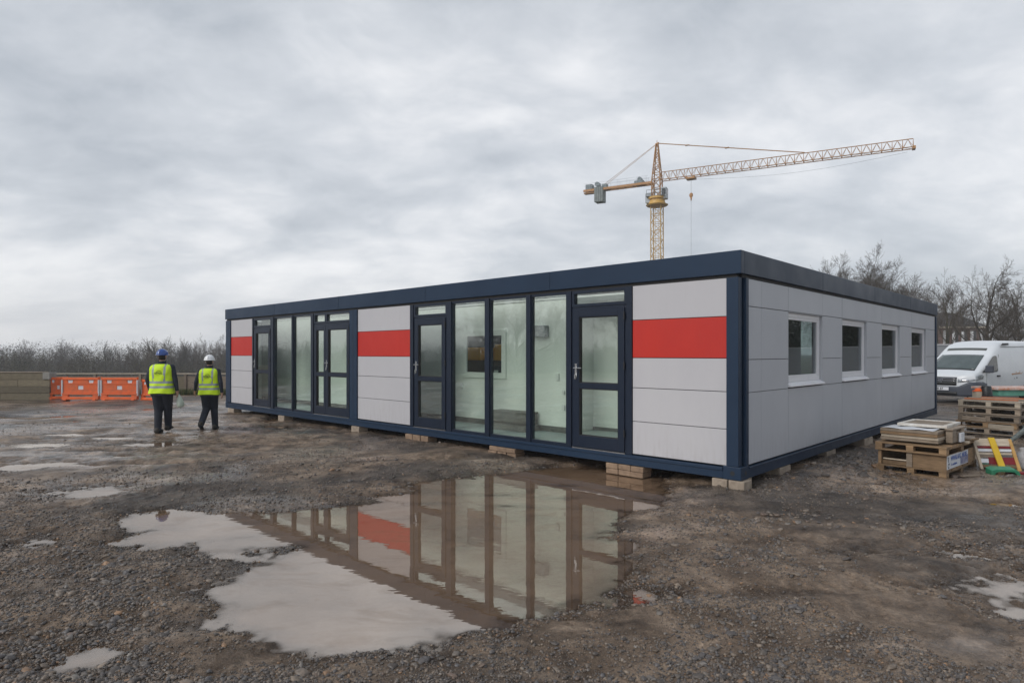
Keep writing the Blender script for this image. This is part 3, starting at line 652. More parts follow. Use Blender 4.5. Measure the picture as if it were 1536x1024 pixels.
mb.box(TB + .061, TB + .2, 1.2, 1.26, .301, 2.609); mb.box(.1, TA - .02, LEN - .12, LEN - .101, .301, 2.609)
mb.build('inner_wall', MT['inner'], cab)
mb = MB(); mb.box(TB + .061, DEP - .1, 3.30, 3.36, .301, 2.609); mb.build('added_partition', pmat('grey_partition', (.16, .165, .17), (.12, .12, .125), 2, .7), cab)  # added to keep the rooms behind the side windows dark
mb = MB(); mb.box(TA - .015, TA - .001, sA, LEN - .1, .301, .40); mb.box(TB - .015, TB - .001, 1.2, sA - .001, .301, .36); mb.build('skirting', MT['grey_dark'], cab)
fr_ = MB(); frame_rect(fr_, w0 - .05, w1 + .05, wz0 - .05, wz1 + .05, .11, TA - .03, TA - .001)
iw = fr_.build('inner_window', MT['inner'], cab, bevel=.003)
g_ = MB(); g_.box(TA + .02, TA + .026, w0 + .001, w1 - .001, wz0 + .001, wz1 - .001); g_.build('pane', glass_mat('inner_glass', (.9, .92, .9), 1.3, .0), iw)
def on_wall(px, py, w_, h_, t, name, mat_, th=.03):
    s = s_of(px, t); z = zz(py, px, t); q = MB(); q.box(t - th, t - .001, s - w_ / 2, s + w_ / 2, z - h_ / 2, z + h_ / 2); return q.build(name, mat_, cab, bevel=.004)
on_wall(837, 565, .07, .12, TA, 'wall_socket', MT['ceil']); on_wall(694, 578, .05, .10, TA, 'wall_switch', MT['ceil'])
on_wall(846, 588, .05, .06, TA, 'wall_socket', MT['ceil']); on_wall(846, 611, .06, .09, TA, 'wall_socket', MT['ceil'])
on_wall(812, 497, .35, .20, TA, 'wall_heater', pmat('heater_grey', (.35, .36, .38), None, 5, .5), .12)
# things standing in the cabin (top-level)
Mc = Matrix.Translation((BO[0], BO[1], 0)) @ Matrix.Rotation(math.atan2(dRy, dRx), 4, 'Z')
def cabthing(mb_, name, mat_, label, cat, bevel=.01):
    o = mb_.build(name, mat_, None, bevel=bevel); o.matrix_world = Mc; tag(o, label, cat); return o
sa, sb = s_of(796, .72), s_of(738, .72)
mb = MB(); mb.box(.55, .97, sa, sb, .301, .40); mb.box(.72, .972, sa + .06, sb - .01, .42, .60); mb.box(.71, .973, sa + .04, sb, .601, .63); mb.box(.74, .96, sa + .08, sb - .03, .401, .419)
cabthing(mb, 'entrance_step', pmat('grey_step', (.20, .20, .19), (.14, .14, .13), 5, .8, bump=.3), 'grey two-tier step standing inside behind the middle pane', 'step')
mb = MB(); mb.box(1.9, 2.5, s_of(735, 2) - .9, s_of(705, 2) + .9, .301, 1.52)  # cabinet made up to carry the yellow machine's colours behind the inner window
o1 = cabthing(mb, 'standin_cabinet', pmat('brown_grey_steel', (.13, .105, .095), None, 5, .5), 'brown cabinet with orange-yellow top box standing in for a yellow machine seen through the inner window', 'cabinet')
q = MB(); q.box(1.85, 2.45, s_of(728, 2), s_of(700, 2) + 1.0, 1.521, 1.80); q.box(1.85, 2.2, s_of(757, 2) - .1, s_of(749, 2), 1.521, 1.86); q.box(1.86, 2.2, s_of(747, 2), s_of(741, 2), 1.521, 1.76)
o = q.build('top_box', pmat('orange_yellow_paint', (.85, .42, .035), (.75, .34, .03), 4, .45), o1, bevel=.02)
mb = MB(); mb.box(1.55, 1.84, s_of(757, 1.7) - .1, s_of(746, 1.7), .301, 1.42)  # locker made up for the dark blue shape behind the inner window
bag = cabthing(mb, 'standin_locker', pmat('dark_blue_locker', (.012, .03, .05), None, 5, .5), 'dark blue locker with a pale sticker standing in for a dark blue shape behind the inner window', 'locker')
q = MB(); q.box(1.545, 1.549, s_of(755, 1.7), s_of(749, 1.7), 1.22, 1.33); q.build('sticker', MT['white'], bag)

# ------------------------------------------------------------------ packing blocks under the cabin
def block_mesh(lx, ly, lz):
    mb = MB(); mb.box(-lx / 2, lx / 2, -ly / 2, ly / 2, 0, lz); return mb
def pier(px, nb, rows, lab, side=False, matk='brick', base=.0, bl=.215, inset=.0):
    """a stack of blocks; thing = Empty, each block a part"""
    top = ZB - .001; gx = top
    if side:
        tt = t_of(px); lx, ly = tt, .02 + inset
    else:
        lx, ly = .02 + inset, s_of(px)
    P = Mc @ Vector((lx, ly, 0)); e = empty('block_pier', P, math.atan2(dRy, dRx)); tag(e, lab, 'block pier', 'pale blocks carrying the cabin')
    hgt = (top + .035) / rows
    for r_ in range(rows):
        for i in range(nb):
            off = (i - (nb - 1) / 2) * (bl + .008) + (random.uniform(-.01, .01)); j = random.uniform(-.012, .012)
            z0 = -.035 + r_ * hgt
            mb = MB()
            if side: mb.box(off - bl / 2, off + bl / 2, -.05 + j, .18 + j, z0, z0 + hgt - .003)
            else: mb.box(-.06 + j, .17 + j, off - bl / 2, off + bl / 2, z0, z0 + hgt - .003)
            mb.build('block', MT[matk], e, bevel=.010)
    return e
e = pier(1094, 2, 1, 'two pale concrete blocks under the nearest cabin corner', matk='brick', bl=.20)
e2 = MB(); e2.box(.16, .32, -.14, .10, -.035, ZB - .004); e2.build('block', MT['brick'], e, bevel=.01)
pier(938, 3, 2, 'six tan bricks in two courses under the door beside the puddle', matk='brick_red', bl=.20)
pier(755, 3, 2, 'low tan brick stack under the middle glass panes', matk='brick_red', bl=.20)
pier(627, 3, 1, 'tan bricks under the door right of the second red panel', matk='brick_red', bl=.22)
pier(535, 1, 1, 'single pale block under the cabin joint post', matk='brick', bl=.30)
pier(424, 1, 1, 'single pale block under the left glass panes', matk='brick', bl=.32)
pier(348, 1, 1, 'single pale block under the far left cabin corner', matk='brick', bl=.40)
pier(1175, 2, 1, 'pale blocks under the cabin end below the first side window', True, matk='brick', bl=.2)
pier(1245, 2, 1, 'pale blocks under the cabin end between first and second side windows', True, matk='brick', bl=.22)
pier(1300, 2, 1, 'pale blocks under the cabin end near the pallets', True, matk='brick', bl=.25)
pier(1350, 2, 1, 'pale blocks under the far part of the cabin end', True, matk='brick', bl=.25)
# ------------------------------------------------------------------ wood, pallets and the clutter on the right
def wood(name, a, b_, rough=.75):
    m, nt, b = nodes_of(name); L = nt.links
    tc = N(nt, 'ShaderNodeTexCoord'); mp = N(nt, 'ShaderNodeMapping'); mp.inputs['Scale'].default_value = (2.0, 2.0, 11); L.new(tc.outputs['Object'], mp.inputs[0])
    no = N(nt, 'ShaderNodeTexNoise'); no.inputs['Scale'].default_value = 3; no.inputs['Detail'].default_value = 7; no.inputs['Roughness'].default_value = .7; L.new(mp.outputs[0], no.inputs['Vector'])
    oi = N(nt, 'ShaderNodeObjectInfo'); mr = N(nt, 'ShaderNodeMapRange'); mr.inputs['To Min'].default_value = .72; mr.inputs['To Max'].default_value = 1.25; L.new(oi.outputs['Random'], mr.inputs[0])
    r = ramp(nt, no.outputs['Fac'], [(.3, b_), (.5, tuple((p + q) / 2 for p, q in zip(a, b_))), (.7, a)])
    geo = N(nt, 'ShaderNodeNewGeometry'); mr2 = N(nt, 'ShaderNodeMapRange'); mr2.inputs['To Min'].default_value = .65; mr2.inputs['To Max'].default_value = 1.3; L.new(geo.outputs['Random Per Island'], mr2.inputs[0])
    v = N(nt, 'ShaderNodeVectorMath', operation='SCALE'); L.new(r.outputs[0], v.inputs[0]); L.new(mr.outputs[0], v.inputs['Scale'])
    v2 = N(nt, 'ShaderNodeVectorMath', operation='SCALE'); L.new(v.outputs[0], v2.inputs[0]); L.new(mr2.outputs[0], v2.inputs['Scale'])
    L.new(v2.outputs[0], b.inputs['Base Color']); b.inputs['Roughness'].default_value = rough
    bp = N(nt, 'ShaderNodeBump'); bp.inputs['Strength'].default_value = .35; bp.inputs['Distance'].default_value = .01; L.new(no.outputs['Fac'], bp.inputs['Height']); L.new(bp.outputs[0], b.inputs['Normal'])
    return m
MT['pine'] = wood('pallet_pine', (.34, .22, .12), (.15, .095, .05))
MT['oldwood'] = wood('weathered_wood', (.36, .29, .22), (.17, .13, .095))
MT['palewood'] = wood('pale_board', (.62, .54, .43), (.40, .33, .25))
MT['greywood'] = wood('grey_green_timber', (.21, .175, .115), (.105, .088, .058))
MT['orange_wood'] = wood('orange_plank', (.55, .16, .05), (.36, .10, .03))
MT['green_pl'] = pmat('green_plastic', (.045, .27, .15), (.03, .18, .10), 4, .45)
MT['yellow_pl'] = pmat('yellow_paint', (.74, .50, .03), (.62, .40, .02), 5, .45)
MT['maroon'] = pmat('maroon_paint', (.22, .010, .018), (.15, .008, .012), 5, .5)
MT['orange_pl'] = pmat('orange_plastic', (.86, .13, .015), (.76, .11, .012), 2.5, .42, .55)
MT['paper'] = pmat('white_paper', (.68, .70, .74), (.58, .60, .64), 3, .6)
UNIT_S = math.atan2(dRy, dRx)
def pallet_mb(W, D, Hh, jit=.006):
    """deck boards along X, W wide (X), D deep (Y); openings seen on the X face"""
    mb = MB(); bt = .022 * Hh / .12; blk = Hh - 3 * bt
    n = 6; bw = D / n * .80
    for i in range(n):
        y = i * (D - bw) / (n - 1) + random.uniform(-jit, jit); a = random.uniform(-jit, jit)
        mb.box(a, W + a, y, y + bw, Hh - bt, Hh + random.uniform(-.002, .002))
    for k in (0, .5, 1):
        bx = .09
        x = k * (W - bx); mb.box(x, x + bx, 0, D, Hh - 2 * bt, Hh - bt - .001)
        for q in (0, .5, 1):
            y = q * (D - .11); mb.box(x + .002, x + bx - .002, y, y + .11, bt + .001, Hh - 2 * bt - .001)
    for q in (0, .5, 1):
        y = q * (D - .10); mb.box(-.003, W + .003, y, y + .10, 0, bt)
    return mb
def pallet(x, y, z, rz, W, D, Hh, mat, lab, group='wooden pallets stacked on the mud'):
    o = pallet_mb(W, D, Hh).build('pallet', mat, None, bevel=.003); o.location = (x, y, z); o.rotation_euler = (random.uniform(-.006, .006), random.uniform(-.006, .006), rz)
    tag(o, lab, 'pallet', group); return o
# near stack: corner nearest the camera at (5.70, 8.29); X axis runs back left, Y axis runs along the cabin end
K = Vector((5.70, 8.29, 0)); ux = Vector((-.65, .76, 0)).normalized(); uy = Vector((.76, .65, 0)); uy = (uy - ux * uy.dot(ux)).normalized()
# local frame: X = -ux (left to right along the front), Y = uy
rzn = math.atan2(-ux.y, -ux.x); NW, ND = .84, 1.40; O = K + ux * NW
gz = float(ground_h(np.array([5.4]), np.array([8.8]))[0]) - .012
pallet(O.x, O.y, gz, rzn, NW, ND, .105, MT['pine'], 'bottom pallet of the near stack, under the plywood crate with the blue and white sign')
e = empty('plywood_crate', (O.x, O.y, gz + .108), rzn); tag(e, 'brown plywood crate with a blue and white sign on its right side', 'crate')
q = MB(); h = .195
q.box(NW * .50, NW - .012, .02, .035, 0, h); q.box(.01, .05, .02, .06, 0, h); q.box(NW - .03, NW - .008, .036, ND - .03, 0, h); q.box(.01, .03, .061, ND - .03, 0, h); q.box(.031, NW - .031, ND - .045, ND - .031, 0, h)
q.box(.0, NW * .5, .07, .085, .0, .05); q.box(.04, NW - .04, .10, ND - .06, .0, .012)
q.build('crate_side', MT['pine'], e, bevel=.002)
q = MB(); q.box(NW * .44, NW * .44 + .07, .0, .019, 0, h); q.build('batten', MT['oldwood'], e, bevel=.002)
q = MB(); q.box(.05, NW * .42, .09, .12, .06, .075); q.build('loose_board', MT['palewood'], e)
q = MB(); q.box(NW - .0075, NW - .003, .04, .98, .012, h - .003); sg = q.build('sign', MT['paper'], e)
q = MB(); q.box(NW - .0025, NW - .0015, .62, .975, .02, .13); q.build('sign_picture', pmat('sign_picture', (.45, .42, .50), (.06, .10, .25), 9, .5), sg)
inkb = pmat('blue_ink', (.02, .10, .42), None, 9, .5); inkn = pmat('navy_ink', (.015, .025, .07), None, 9, .5)
def text(s, size, mat, parent, M, name='lettering', ext=.0004, bold=0.0):
    cu = bpy.data.curves.new(name, 'FONT'); cu.body = s; cu.size = size; cu.extrude = ext; cu.offset = bold
    t = bpy.data.objects.new(name, cu); COL.objects.link(t)
    dg = bpy.context.evaluated_depsgraph_get(); me = bpy.data.meshes.new_from_object(t.evaluated_get(dg)); bpy.data.objects.remove(t)
    me.transform(M); me.materials.clear(); me.materials.append(mat)
    o = bpy.data.objects.new(name, me); COL.objects.link(o); o.parent = parent; return o
def face_x(x, y, z): return Matrix.Translation((x, y, z)) @ Matrix(((0, 0, 1, 0), (1, 0, 0, 0), (0, 1, 0, 0), (0, 0, 0, 1)))
text('WWALAEG  MURE', .088, inkb, sg, face_x(NW - .0012, .19, .115), bold=.002)
text('To. aundlibwb.', .045, inkb, sg, face_x(NW - .0012, .20, .050), bold=.0005)
text('E', .085, inkn, sg, face_x(NW - .0012, .06, .112), bold=.003); text("C'", .085, inkn, sg, face_x(NW - .0012, .06, .028), bold=.003)
pallet(O.x - .03, O.y - .01, gz + .305, rzn, NW + .02, ND + .03, .115, MT['pine'], 'upper pallet of the near stack, on top of the plywood crate')
# pile of boards on the upper pallet
zt = gz + .446; W2, D2 = .70, .98; off = O + (-ux) * .03 + uy * .05
labs = ['lowest weathered board frame on the upper pallet', 'second weathered board frame on the upper pallet', 'third weathered board frame with pale edges', 'fourth board frame, under the white sheet']
for i in range(4):
    q = MB(); z0 = .0; th = .038; a = random.uniform(-.012, .012)
    for (u0, u1, v0, v1) in ((0, W2, 0, .07), (0, W2, D2 - .07, D2), (0, .07, .071, D2 - .071), (W2 - .07, W2, .071, D2 - .071), (.10, W2 - .10, D2 * .45, D2 * .53)):
        q.box(u0, u1, v0, v1, z0, th)
    q.box(.075, W2 - .075, .075, D2 * .44, .010, .022); q.box(.075, W2 - .075, D2 * .54, D2 - .075, .010, .022)
    o = q.build('board_frame', MT[('oldwood', 'palewood', 'pine', 'oldwood')[i]], None, bevel=.004); o.location = (off.x + a, off.y + a * .5, zt + i * .041); o.rotation_euler = (0, 0, rzn + random.uniform(-.03, .03))
    tag(o, labs[i], 'board', 'board frames piled on the pallet')
zt2 = zt + 4 * .041
q = MB(); rr_ = []
for i in range(9):
    for j in range(7):
        rr_.append((.02 + .62 * i / 8, -.01 + .50 * j / 6, .004 + .008 * math.sin(i * 1.3) * math.sin(j * .9 + 1)))
fs = [(i * 7 + j, (i + 1) * 7 + j, (i + 1) * 7 + j + 1, i * 7 + j + 1) for i in range(8) for j in range(6)]
q.add(rr_, fs); o = q.build('plastic_sheet', MT['paper'], None, smooth=True); sm = o.modifiers.new('thick', 'SOLIDIFY'); sm.thickness = .004
o.location = (off.x, off.y, zt2 + .004); o.rotation_euler = (0, 0, rzn + .02); tag(o, 'crumpled white sheet lying over the front of the board pile', 'sheet')
e = empty('old_window_frame', (off.x + .12 * -ux.x + .28 * uy.x, off.y + .12 * -ux.y + .28 * uy.y, zt2 + .019), rzn + .05); tag(e, 'old white window frame with a wooden panel lying on top of the pile', 'window frame')
q = MB(); W3, D3 = .60, .78
frame_rect2 = [(0, W3, 0, .06), (0, W3, D3 - .06, D3), (0, .06, .0605, D3 - .0605), (W3 - .06, W3, .0605, D3 - .0605)]
for u0, u1, v0, v1 in frame_rect2: q.box(u0, u1, v0, v1, 0, .038)
q.build('frame', pmat('chipped_white_paint', (.70, .69, .66), (.50, .45, .38), 9, .6), e, bevel=.004)
q = MB(); [q.box(.062, W3 - .062, .062 + i * .111, .062 + i * .111 + .107, .016, .028) for i in range(6)]; q.build('panel', MT['oldwood'], e)
# off-cuts on the right edge of the pile
q = MB(); q.box(.72, .80, .25, .42, 0, .17); q.box(.715, .80, .46, .62, 0, .13); q.box(.72, .79, .68, .82, 0, .17); q.box(.715, .81, .22, .86, .171, .19)
o = q.build('offcut_box', MT['oldwood'], None, bevel=.004); o.location = (off.x, off.y, zt); o.rotation_euler = (0, 0, rzn); tag(o, 'broken grey box frame wedged against the right side of the board pile', 'box')
q = MB(); q.box(0, .03, 0, .15, 0, .12); o = q.build('pale_card', MT['paper'], None, bevel=.002); P = off + (-ux) * .815 + uy * .46; o.location = (P.x, P.y, zt + .002); o.rotation_euler = (0, 0, rzn); tag(o, 'pale grey card standing beside the board pile', 'card')

# leaning broken frame with a yellow plank
P0 = gpt(1470, 706); e = empty('broken_frame', (P0[0], P0[1], .0), R(-8)); e.rotation_euler = (R(-14), 0, R(-8)); tag(e, 'broken wooden frame with maroon and pale slats leaning beside the near stack', 'frame')
q = MB(); q.add([(-.045, 0, .47), (-.01, 0, .47), (.055, 0, .02), (.02, 0, .02), (-.045, .03, .47), (-.01, .03, .47), (.055, .03, .02), (.02, .03, .02)], [(0, 1, 2, 3), (7, 6, 5, 4), (0, 4, 5, 1), (1, 5, 6, 2), (2, 6, 7, 3), (3, 7, 4, 0)])
q.build('stile', MT['palewood'], e, bevel=.003)
q = MB(); q.add([(.43, 0, .46), (.47, 0, .46), (.545, 0, .01), (.50, 0, .01), (.43, .03, .46), (.47, .03, .46), (.545, .03, .01), (.50, .03, .01)], [(0, 1, 2, 3), (7, 6, 5, 4), (0, 4, 5, 1), (1, 5, 6, 2), (2, 6, 7, 3), (3, 7, 4, 0)])
q.build('stile', pmat('ochre_wood', (.60, .36, .12), (.45, .26, .08), 6, .6), e, bevel=.003)
for (z0, z1, xo, mk, a, b_) in ((.36, .465, 0, 'palewood', -.01, .44), (.325, .355, 0, 'maroon', -.005, .45), (.28, .315, .01, 'paper', 0, .455), (.235, .262, .015, 'palewood', .005, .46), (.10, .20, .02, 'maroon', .14, .485), (.195, .228, .02, 'oldwood', .01, .30), (.12, .175, .025, 'paper', .02, .14), (.05, .095, .03, 'pine', .03, .50)):
    q = MB(); q.box(a, b_, .006 + xo * .2, .02 + xo * .2, z0, z1); q.build('slat', MT[mk], e, bevel=.002)
q = MB(); q.add([(.155, -.028, .475), (.235, -.028, .475), (.335, -.028, .03), (.25, -.028, .03), (.155, -.005, .475), (.235, -.005, .475), (.335, -.005, .03), (.25, -.005, .03)], [(0, 1, 2, 3), (7, 6, 5, 4), (0, 4, 5, 1), (1, 5, 6, 2), (2, 6, 7, 3), (3, 7, 4, 0)])
o = q.build('yellow_plank', MT['yellow_pl'], None, bevel=.003); o.matrix_world = Matrix.Translation((P0[0], P0[1], 0)) @ Matrix.Rotation(R(-8), 4, 'Z') @ Matrix.Rotation(R(-14), 4, 'X'); tag(o, 'bright yellow plank leaning across the broken frame', 'plank')
def green_bracket(px, py, rz, sc, lab, mk='green_pl'):
    X, Y = gpt(px, py); q = MB()
    prof = [(-.19, 0), (-.15, 0), (-.135, .045), (-.10, .062), (.10, .062), (.135, .040), (.16, .0), (.215, .0), (.17, .075), (.12, .105), (-.14, .105), (-.20, .085)]
    q.prism([(u * sc, v * sc) for u, v in prof], -.07, .07, 'y'); o = q.build('plastic_bracket', MT[mk], None, bevel=.008); o.location = (X, Y, float(ground_h(np.array([X]), np.array([Y]))[0]) - .005); o.rotation_euler = (R(10), 0, rz)
    tag(o, lab, 'plastic bracket'); return o
green_bracket(1504, 713, R(-6), .95, 'green plastic trestle foot lying on the mud in front of the broken frame')
green_bracket(1478, 703, R(50), .7, 'small green plastic foot behind the larger green one')
X, Y = gpt(1535, 703); q = MB(); ringsb = []
for z, r_ in ((0, .12), (.03, .14), (.12, .13), (.21, .10), (.26, .045), (.30, .06), (.31, .03)):
    ringsb.append([(r_ * math.cos(t) * (1 + .12 * math.sin(3 * t + z * 9)), r_ * .8 * math.sin(t) * (1 + .12 * math.sin(2 * t)), z) for t in np.linspace(0, 2 * math.pi, 18, endpoint=False)])
q.loft(ringsb); o = q.build('rubble_sack', pmat('woven_sack', (.42, .42, .43), (.28, .26, .25), 14, .8, bump=.6, bscale=30), None, smooth=True); o.location = (X, Y, 0); tag(o, 'pale sack slumped at the right of the broken frame', 'sack')

# second, taller stack further back
base = (9.36, 13.3); rz2 = R(-51); c2, s2 = math.cos(rz2), math.sin(rz2)
def loc2(u, v): return (base[0] + u * c2 - v * s2, base[1] + u * s2 + v * c2)
hh = [.125, .125, .135, .145, .130]; z = .02
for i, (dz, mk) in enumerate(zip(hh, ('oldwood', 'pine', 'oldwood', 'oldwood', 'palewood'))):
    lab = ['lowest', 'second', 'middle', 'fourth', 'top'][i] + ' pallet of the tall stack in front of the white van'
    if i == 4: lab = 'top pallet of the tall stack, with pale boards under the orange planks'
    X, Y = loc2(random.uniform(-.03, .03), random.uniform(-.02, .03)); pallet(X, Y, z, rz2 + R(random.uniform(-2, 2)), 1.04, 1.2, dz, MT[mk], lab, 'pallets of the tall stack'); z += dz + .006
for i, (u, v, lz) in enumerate(((.10, -.02, .29), (.55, -.015, .155))):
    q = MB(); q.box(0, .42, 0, .03, 0, .09); o = q.build('loose_board', MT[('oldwood', 'palewood')[i]], None, bevel=.003); X, Y = loc2(u, v - .02); o.location = (X, Y, lz); o.rotation_euler = (0, R(2), rz2); tag(o, ('grey loose board wedged in the front of the tall stack', 'pale loose board wedged low in the front of the tall stack')[i], 'board')
def plank(u, v, z, l, w_, rz, mk, lab, th=.022):
    X, Y = loc2(u, v); q = MB(); q.box(0, l, 0, w_, 0, th); o = q.build('plank', MT[mk], None, bevel=.003); o.location = (X, Y, z); o.rotation_euler = (0, 0, rz2 + rz); tag(o, lab, 'plank', 'planks lying on the tall stack'); return o
plank(.08, .18, z + .002, .9, .09, R(3), 'orange_wood', 'orange plank nearest the front edge on the tall stack')
plank(.05, .55, z + .002, 1.05, .14, R(-4), 'oldwood', 'grey brown plank in the middle of the tall stack top')
plank(.20, .85, z + .002, .9, .12, R(5), 'orange_wood', 'orange red plank at the back right of the tall stack top')
# grey pipes to the right of the stack
for i, (px, py, r_, lab) in enumerate(((1512, 668, .035, 'grey pipe bent against the right of the tall stack'), (1522, 664, .028, 'thinner dark grey hose beside the bent grey pipe'))):
    X, Y = gpt(px, py); q = MB(); pts = [Vector((X + .9 * math.sin(t * .9) , Y + .25 * t, .05 + .42 * math.sin(t * 1.1) + .02 * i)) for t in np.linspace(0, 1.6, 14)]
    q.path(pts, r_, 10); o = q.build('grey_pipe', pmat('pipe_grey', (.16, .18, .17), (.10, .12, .11), 6, .5), None, smooth=True); tag(o, lab, 'pipe')
# scrap around the broken frame and the tall stack
def scrap(px, py, dims, rot, mk, lab, cat, z=0.0, name='scrap_board'):
    X, Y = gpt(px, py); q = MB(); q.box(-dims[0] / 2, dims[0] / 2, -dims[1] / 2, dims[1] / 2, 0, dims[2]); o = q.build(name, MT[mk], None, bevel=.003)
    o.location = (X, Y, float(ground_h(np.array([X]), np.array([Y]))[0]) + .006 + z); o.rotation_euler = tuple(R(a) for a in rot); tag(o, lab, cat); return o
scrap(1468, 690, (.42, .10, .02), (0, -4, 60), 'oldwood', 'short grey board lying between the near stack and the broken frame', 'board')
scrap(1528, 712, (.30, .09, .025), (3, 0, -25), 'maroon', 'maroon scrap board on the ground at the right edge', 'board')
scrap(1455, 716, (.34, .07, .015), (0, 2, 22), 'oldwood', 'thin muddy lath on the ground in front of the sign', 'lath')
scrap(1342, 694, (.5, .08, .018), (0, 3, 80), 'oldwood', 'muddy board on the rubble left of the near stack', 'board')
scrap(1533, 648, (.07, .95, .10), (48, 0, -10), 'palewood', 'pale post leaning on the right side of the tall stack', 'post', .05, 'leaning_post')
scrap(1540, 655, (.05, 1.1, .05), (55, 0, 12), 'grey_dark', 'dark grey bar leaning at the right side of the tall stack', 'bar', .03, 'leaning_bar')
for i, (u, v, w_, d_, mk, lab) in enumerate(((-.02, .60, .95, .07, 'palewood', 'pale board poking out left under the board pile'), (.30, 1.12, .60, .16, 'pine', 'loose plank on the back of the upper pallet'), (.62, 1.0, .28, .34, 'oldwood', 'square of weathered plywood at the back right of the upper pallet'))):
    q = MB(); q.box(0, w_, 0, d_, 0, .022); o = q.build('loose_board', MT[mk], None, bevel=.003); P = O + (-ux) * u + uy * v; o.location = (P.x, P.y, gz + .423 + .001 * i + (.001 if i else -.0005)); o.rotation_euler = (0, 0, rzn + R((4, -7, 12)[i])); tag(o, lab, 'board')
# cart of oddments behind the tall stack
X, Y = gpt(1500, 645); X, Y = X, 15.0; X = (1498 - CX) / F * Y
e = empty('tool_cart', (X, Y, 0), R(4)); tag(e, 'low green cart with a chipped orange and white top rim near the van side', 'cart')
q = MB(); q.box(0, 1.35, 0, .7, .66, .80); q.build('cart_body', pmat('pale_teal_paint', (.16, .42, .33), (.06, .22, .15), 3, .5), e, bevel=.01)
q = MB(); q.box(-.06, 1.42, -.05, .76, .803, .86); q.build('cart_top', pmat('chipped_orange_white', (.66, .64, .62), (.58, .20, .09), 9, .6), e, bevel=.008)
for u, v in ((.08, .08), (1.27, .08), (.08, .62), (1.27, .62)):
    q = MB(); q.tube((u, v, .13), (u, v, .62), .022); q.build('leg', MT['grey_dark'], e); q = MB(); q.tube((u, v - .03, .075), (u, v + .03, .075), .075, .075, 18); q.build('wheel', MT['black'], e, bevel=.01)
X = (1481 - CX) / F * 14.6; e = empty('work_table', (X - .28, 14.5, 0), R(2)); tag(e, 'low plywood table carrying a black bucket behind the tall stack', 'table')
q = MB(); q.box(.12, .75, 0, .5, .60, .625); q.build('table_top', MT['pine'], e)
for u, v in ((.16, .05), (.7, .05), (.16, .45), (.7, .45)): q = MB(); q.box(u - .02, u + .02, v - .02, v + .02, .03, .599); q.build('leg', MT['oldwood'], e)
q = MB(); q.loft([[(r_ * math.cos(t), r_ * math.sin(t), z_) for t in np.linspace(0, 2 * math.pi, 20, endpoint=False)] for z_, r_ in ((0, .125), (.02, .13), (.27, .10), (.29, .085))]); o = q.build('bucket', MT['black'], None, smooth=True)
o.location = (X + .05, 14.7, .626); tag(o, 'upturned black bucket beside the green cart', 'bucket')
q = MB(); q.ball((0, 0, 0), .085, .07, .065, 16, 8, zmin=-.2); q.box(-.115, .015, -.035, .035, -.014, .008); o = q.build('hard_hat', MT['orange_pl'], None, smooth=False, bevel=.004); o.location = (X - .10, 14.75, .80); tag(o, 'small orange safety helmet perched left of the black bucket', 'helmet')
q = MB(); q.box(-.07, .07, -.07, .07, 0, .155); o = q.build('small_box', MT['palewood'], None, bevel=.004); o.location = (X - .12, 14.75, .626); tag(o, 'small pale box under the orange helmet', 'box')

MT['orange_pl'] = pmat('orange_plastic_dusty', (.84, .13, .018), (.52, .12, .04), 3.5, .45, .65, detail=8)
# ------------------------------------------------------------------ barriers, timber wall, low fence on the left
def barrier():
    e = empty('safety_barrier'); W, Hh = 1.36, .80
    # outline with openings built from bars and panels: one moulded body
    q = MB(); t = .045
    def bx(x0, x1, z0, z1, y0=-t / 2, y1=t / 2): q.box(x0, x1, y0, y1, z0, z1)
    bx(.03, W - .03, .70, .79, -.04, .04)          # top roll
    bx(.03, .20, .59, .70); bx(W - .20, W - .03, .59, .70)
    bx(.42, W - .42, .59, .70); 
    for x0, x1, s_ in ((.20, .42, 1), (W - .42, W - .20, -1)):   # sloping sides of the two hand holes
        q.prism([(x0, .70), (x0, .59), (x0 + .045, .59)], -t / 2 + .001, t / 2 - .001, 'y'); q.prism([(x1, .70), (x1, .59), (x1 - .045, .59)], -t / 2 + .001, t / 2 - .001, 'y')
    bx(.03, W - .03, .545, .59, -.035, .035)
    bx(.03, W / 2 - .09, .34, .545); bx(W / 2 + .09, W - .03, .34, .545); bx(W / 2 - .09, W / 2 + .09, .34, .36); bx(W / 2 - .09, W / 2 + .09, .49, .545)
    bx(.03, W - .03, .23, .34); bx(.03, W - .03, .17, .23, -.06, .06)
    bx(.03, .24, .10, .17, -.05, .05); bx(W - .24, W - .03, .10, .17, -.05, .05); bx(.03, W - .03, .0, .10, -.07, .07)
    q.build('barrier_body', MT['orange_pl'], e, bevel=.010)
    for x in (-.0, W - .055):
        q = MB(); q.box(x, x + .055, -.05, .05, .14, .70); q.build('reflective_strip', pmat('reflective_grey', (.55, .57, .60), (.42, .44, .47), 6, .4), e, bevel=.006)
        q = MB(); q.tube((x + .0275, 0, .70), (x + .0275, 0, .81), .024, .024, 10); q.build('hinge_pin', MT['orange_pl'], e)
    for x in (.10, W - .22): q = MB(); q.box(x, x + .12, -.11, .11, -.02, .025); q.build('foot', MT['orange_pl'], e, bevel=.01)
    for x in (.235, W - .385): q = MB(); q.box(x, x + .15, -.010, .010, .592, .698); q.build('pale_plate', MT['paper'], e)  # pale plates added so the two hand holes look bright
    q = MB(); q.box(W / 2 - .09, W / 2 + .09, -.012, .012, .36, .49); q.build('pale_plate', MT['paper'], e)  # white reflective plate in the middle opening
    return e
spots = [(93, 601, 0), (151.5, 601, -1.0), (72, 600, 28), (213, 598, -22)]
bl = ['orange plastic barrier in the middle of the row, left of two worker-side ones', 'orange plastic barrier just left of the worker in the blue helmet', 'orange plastic barrier turned aside next to the timber wall', 'orange plastic barrier half hidden behind the worker in the blue helmet']
pr = barrier()
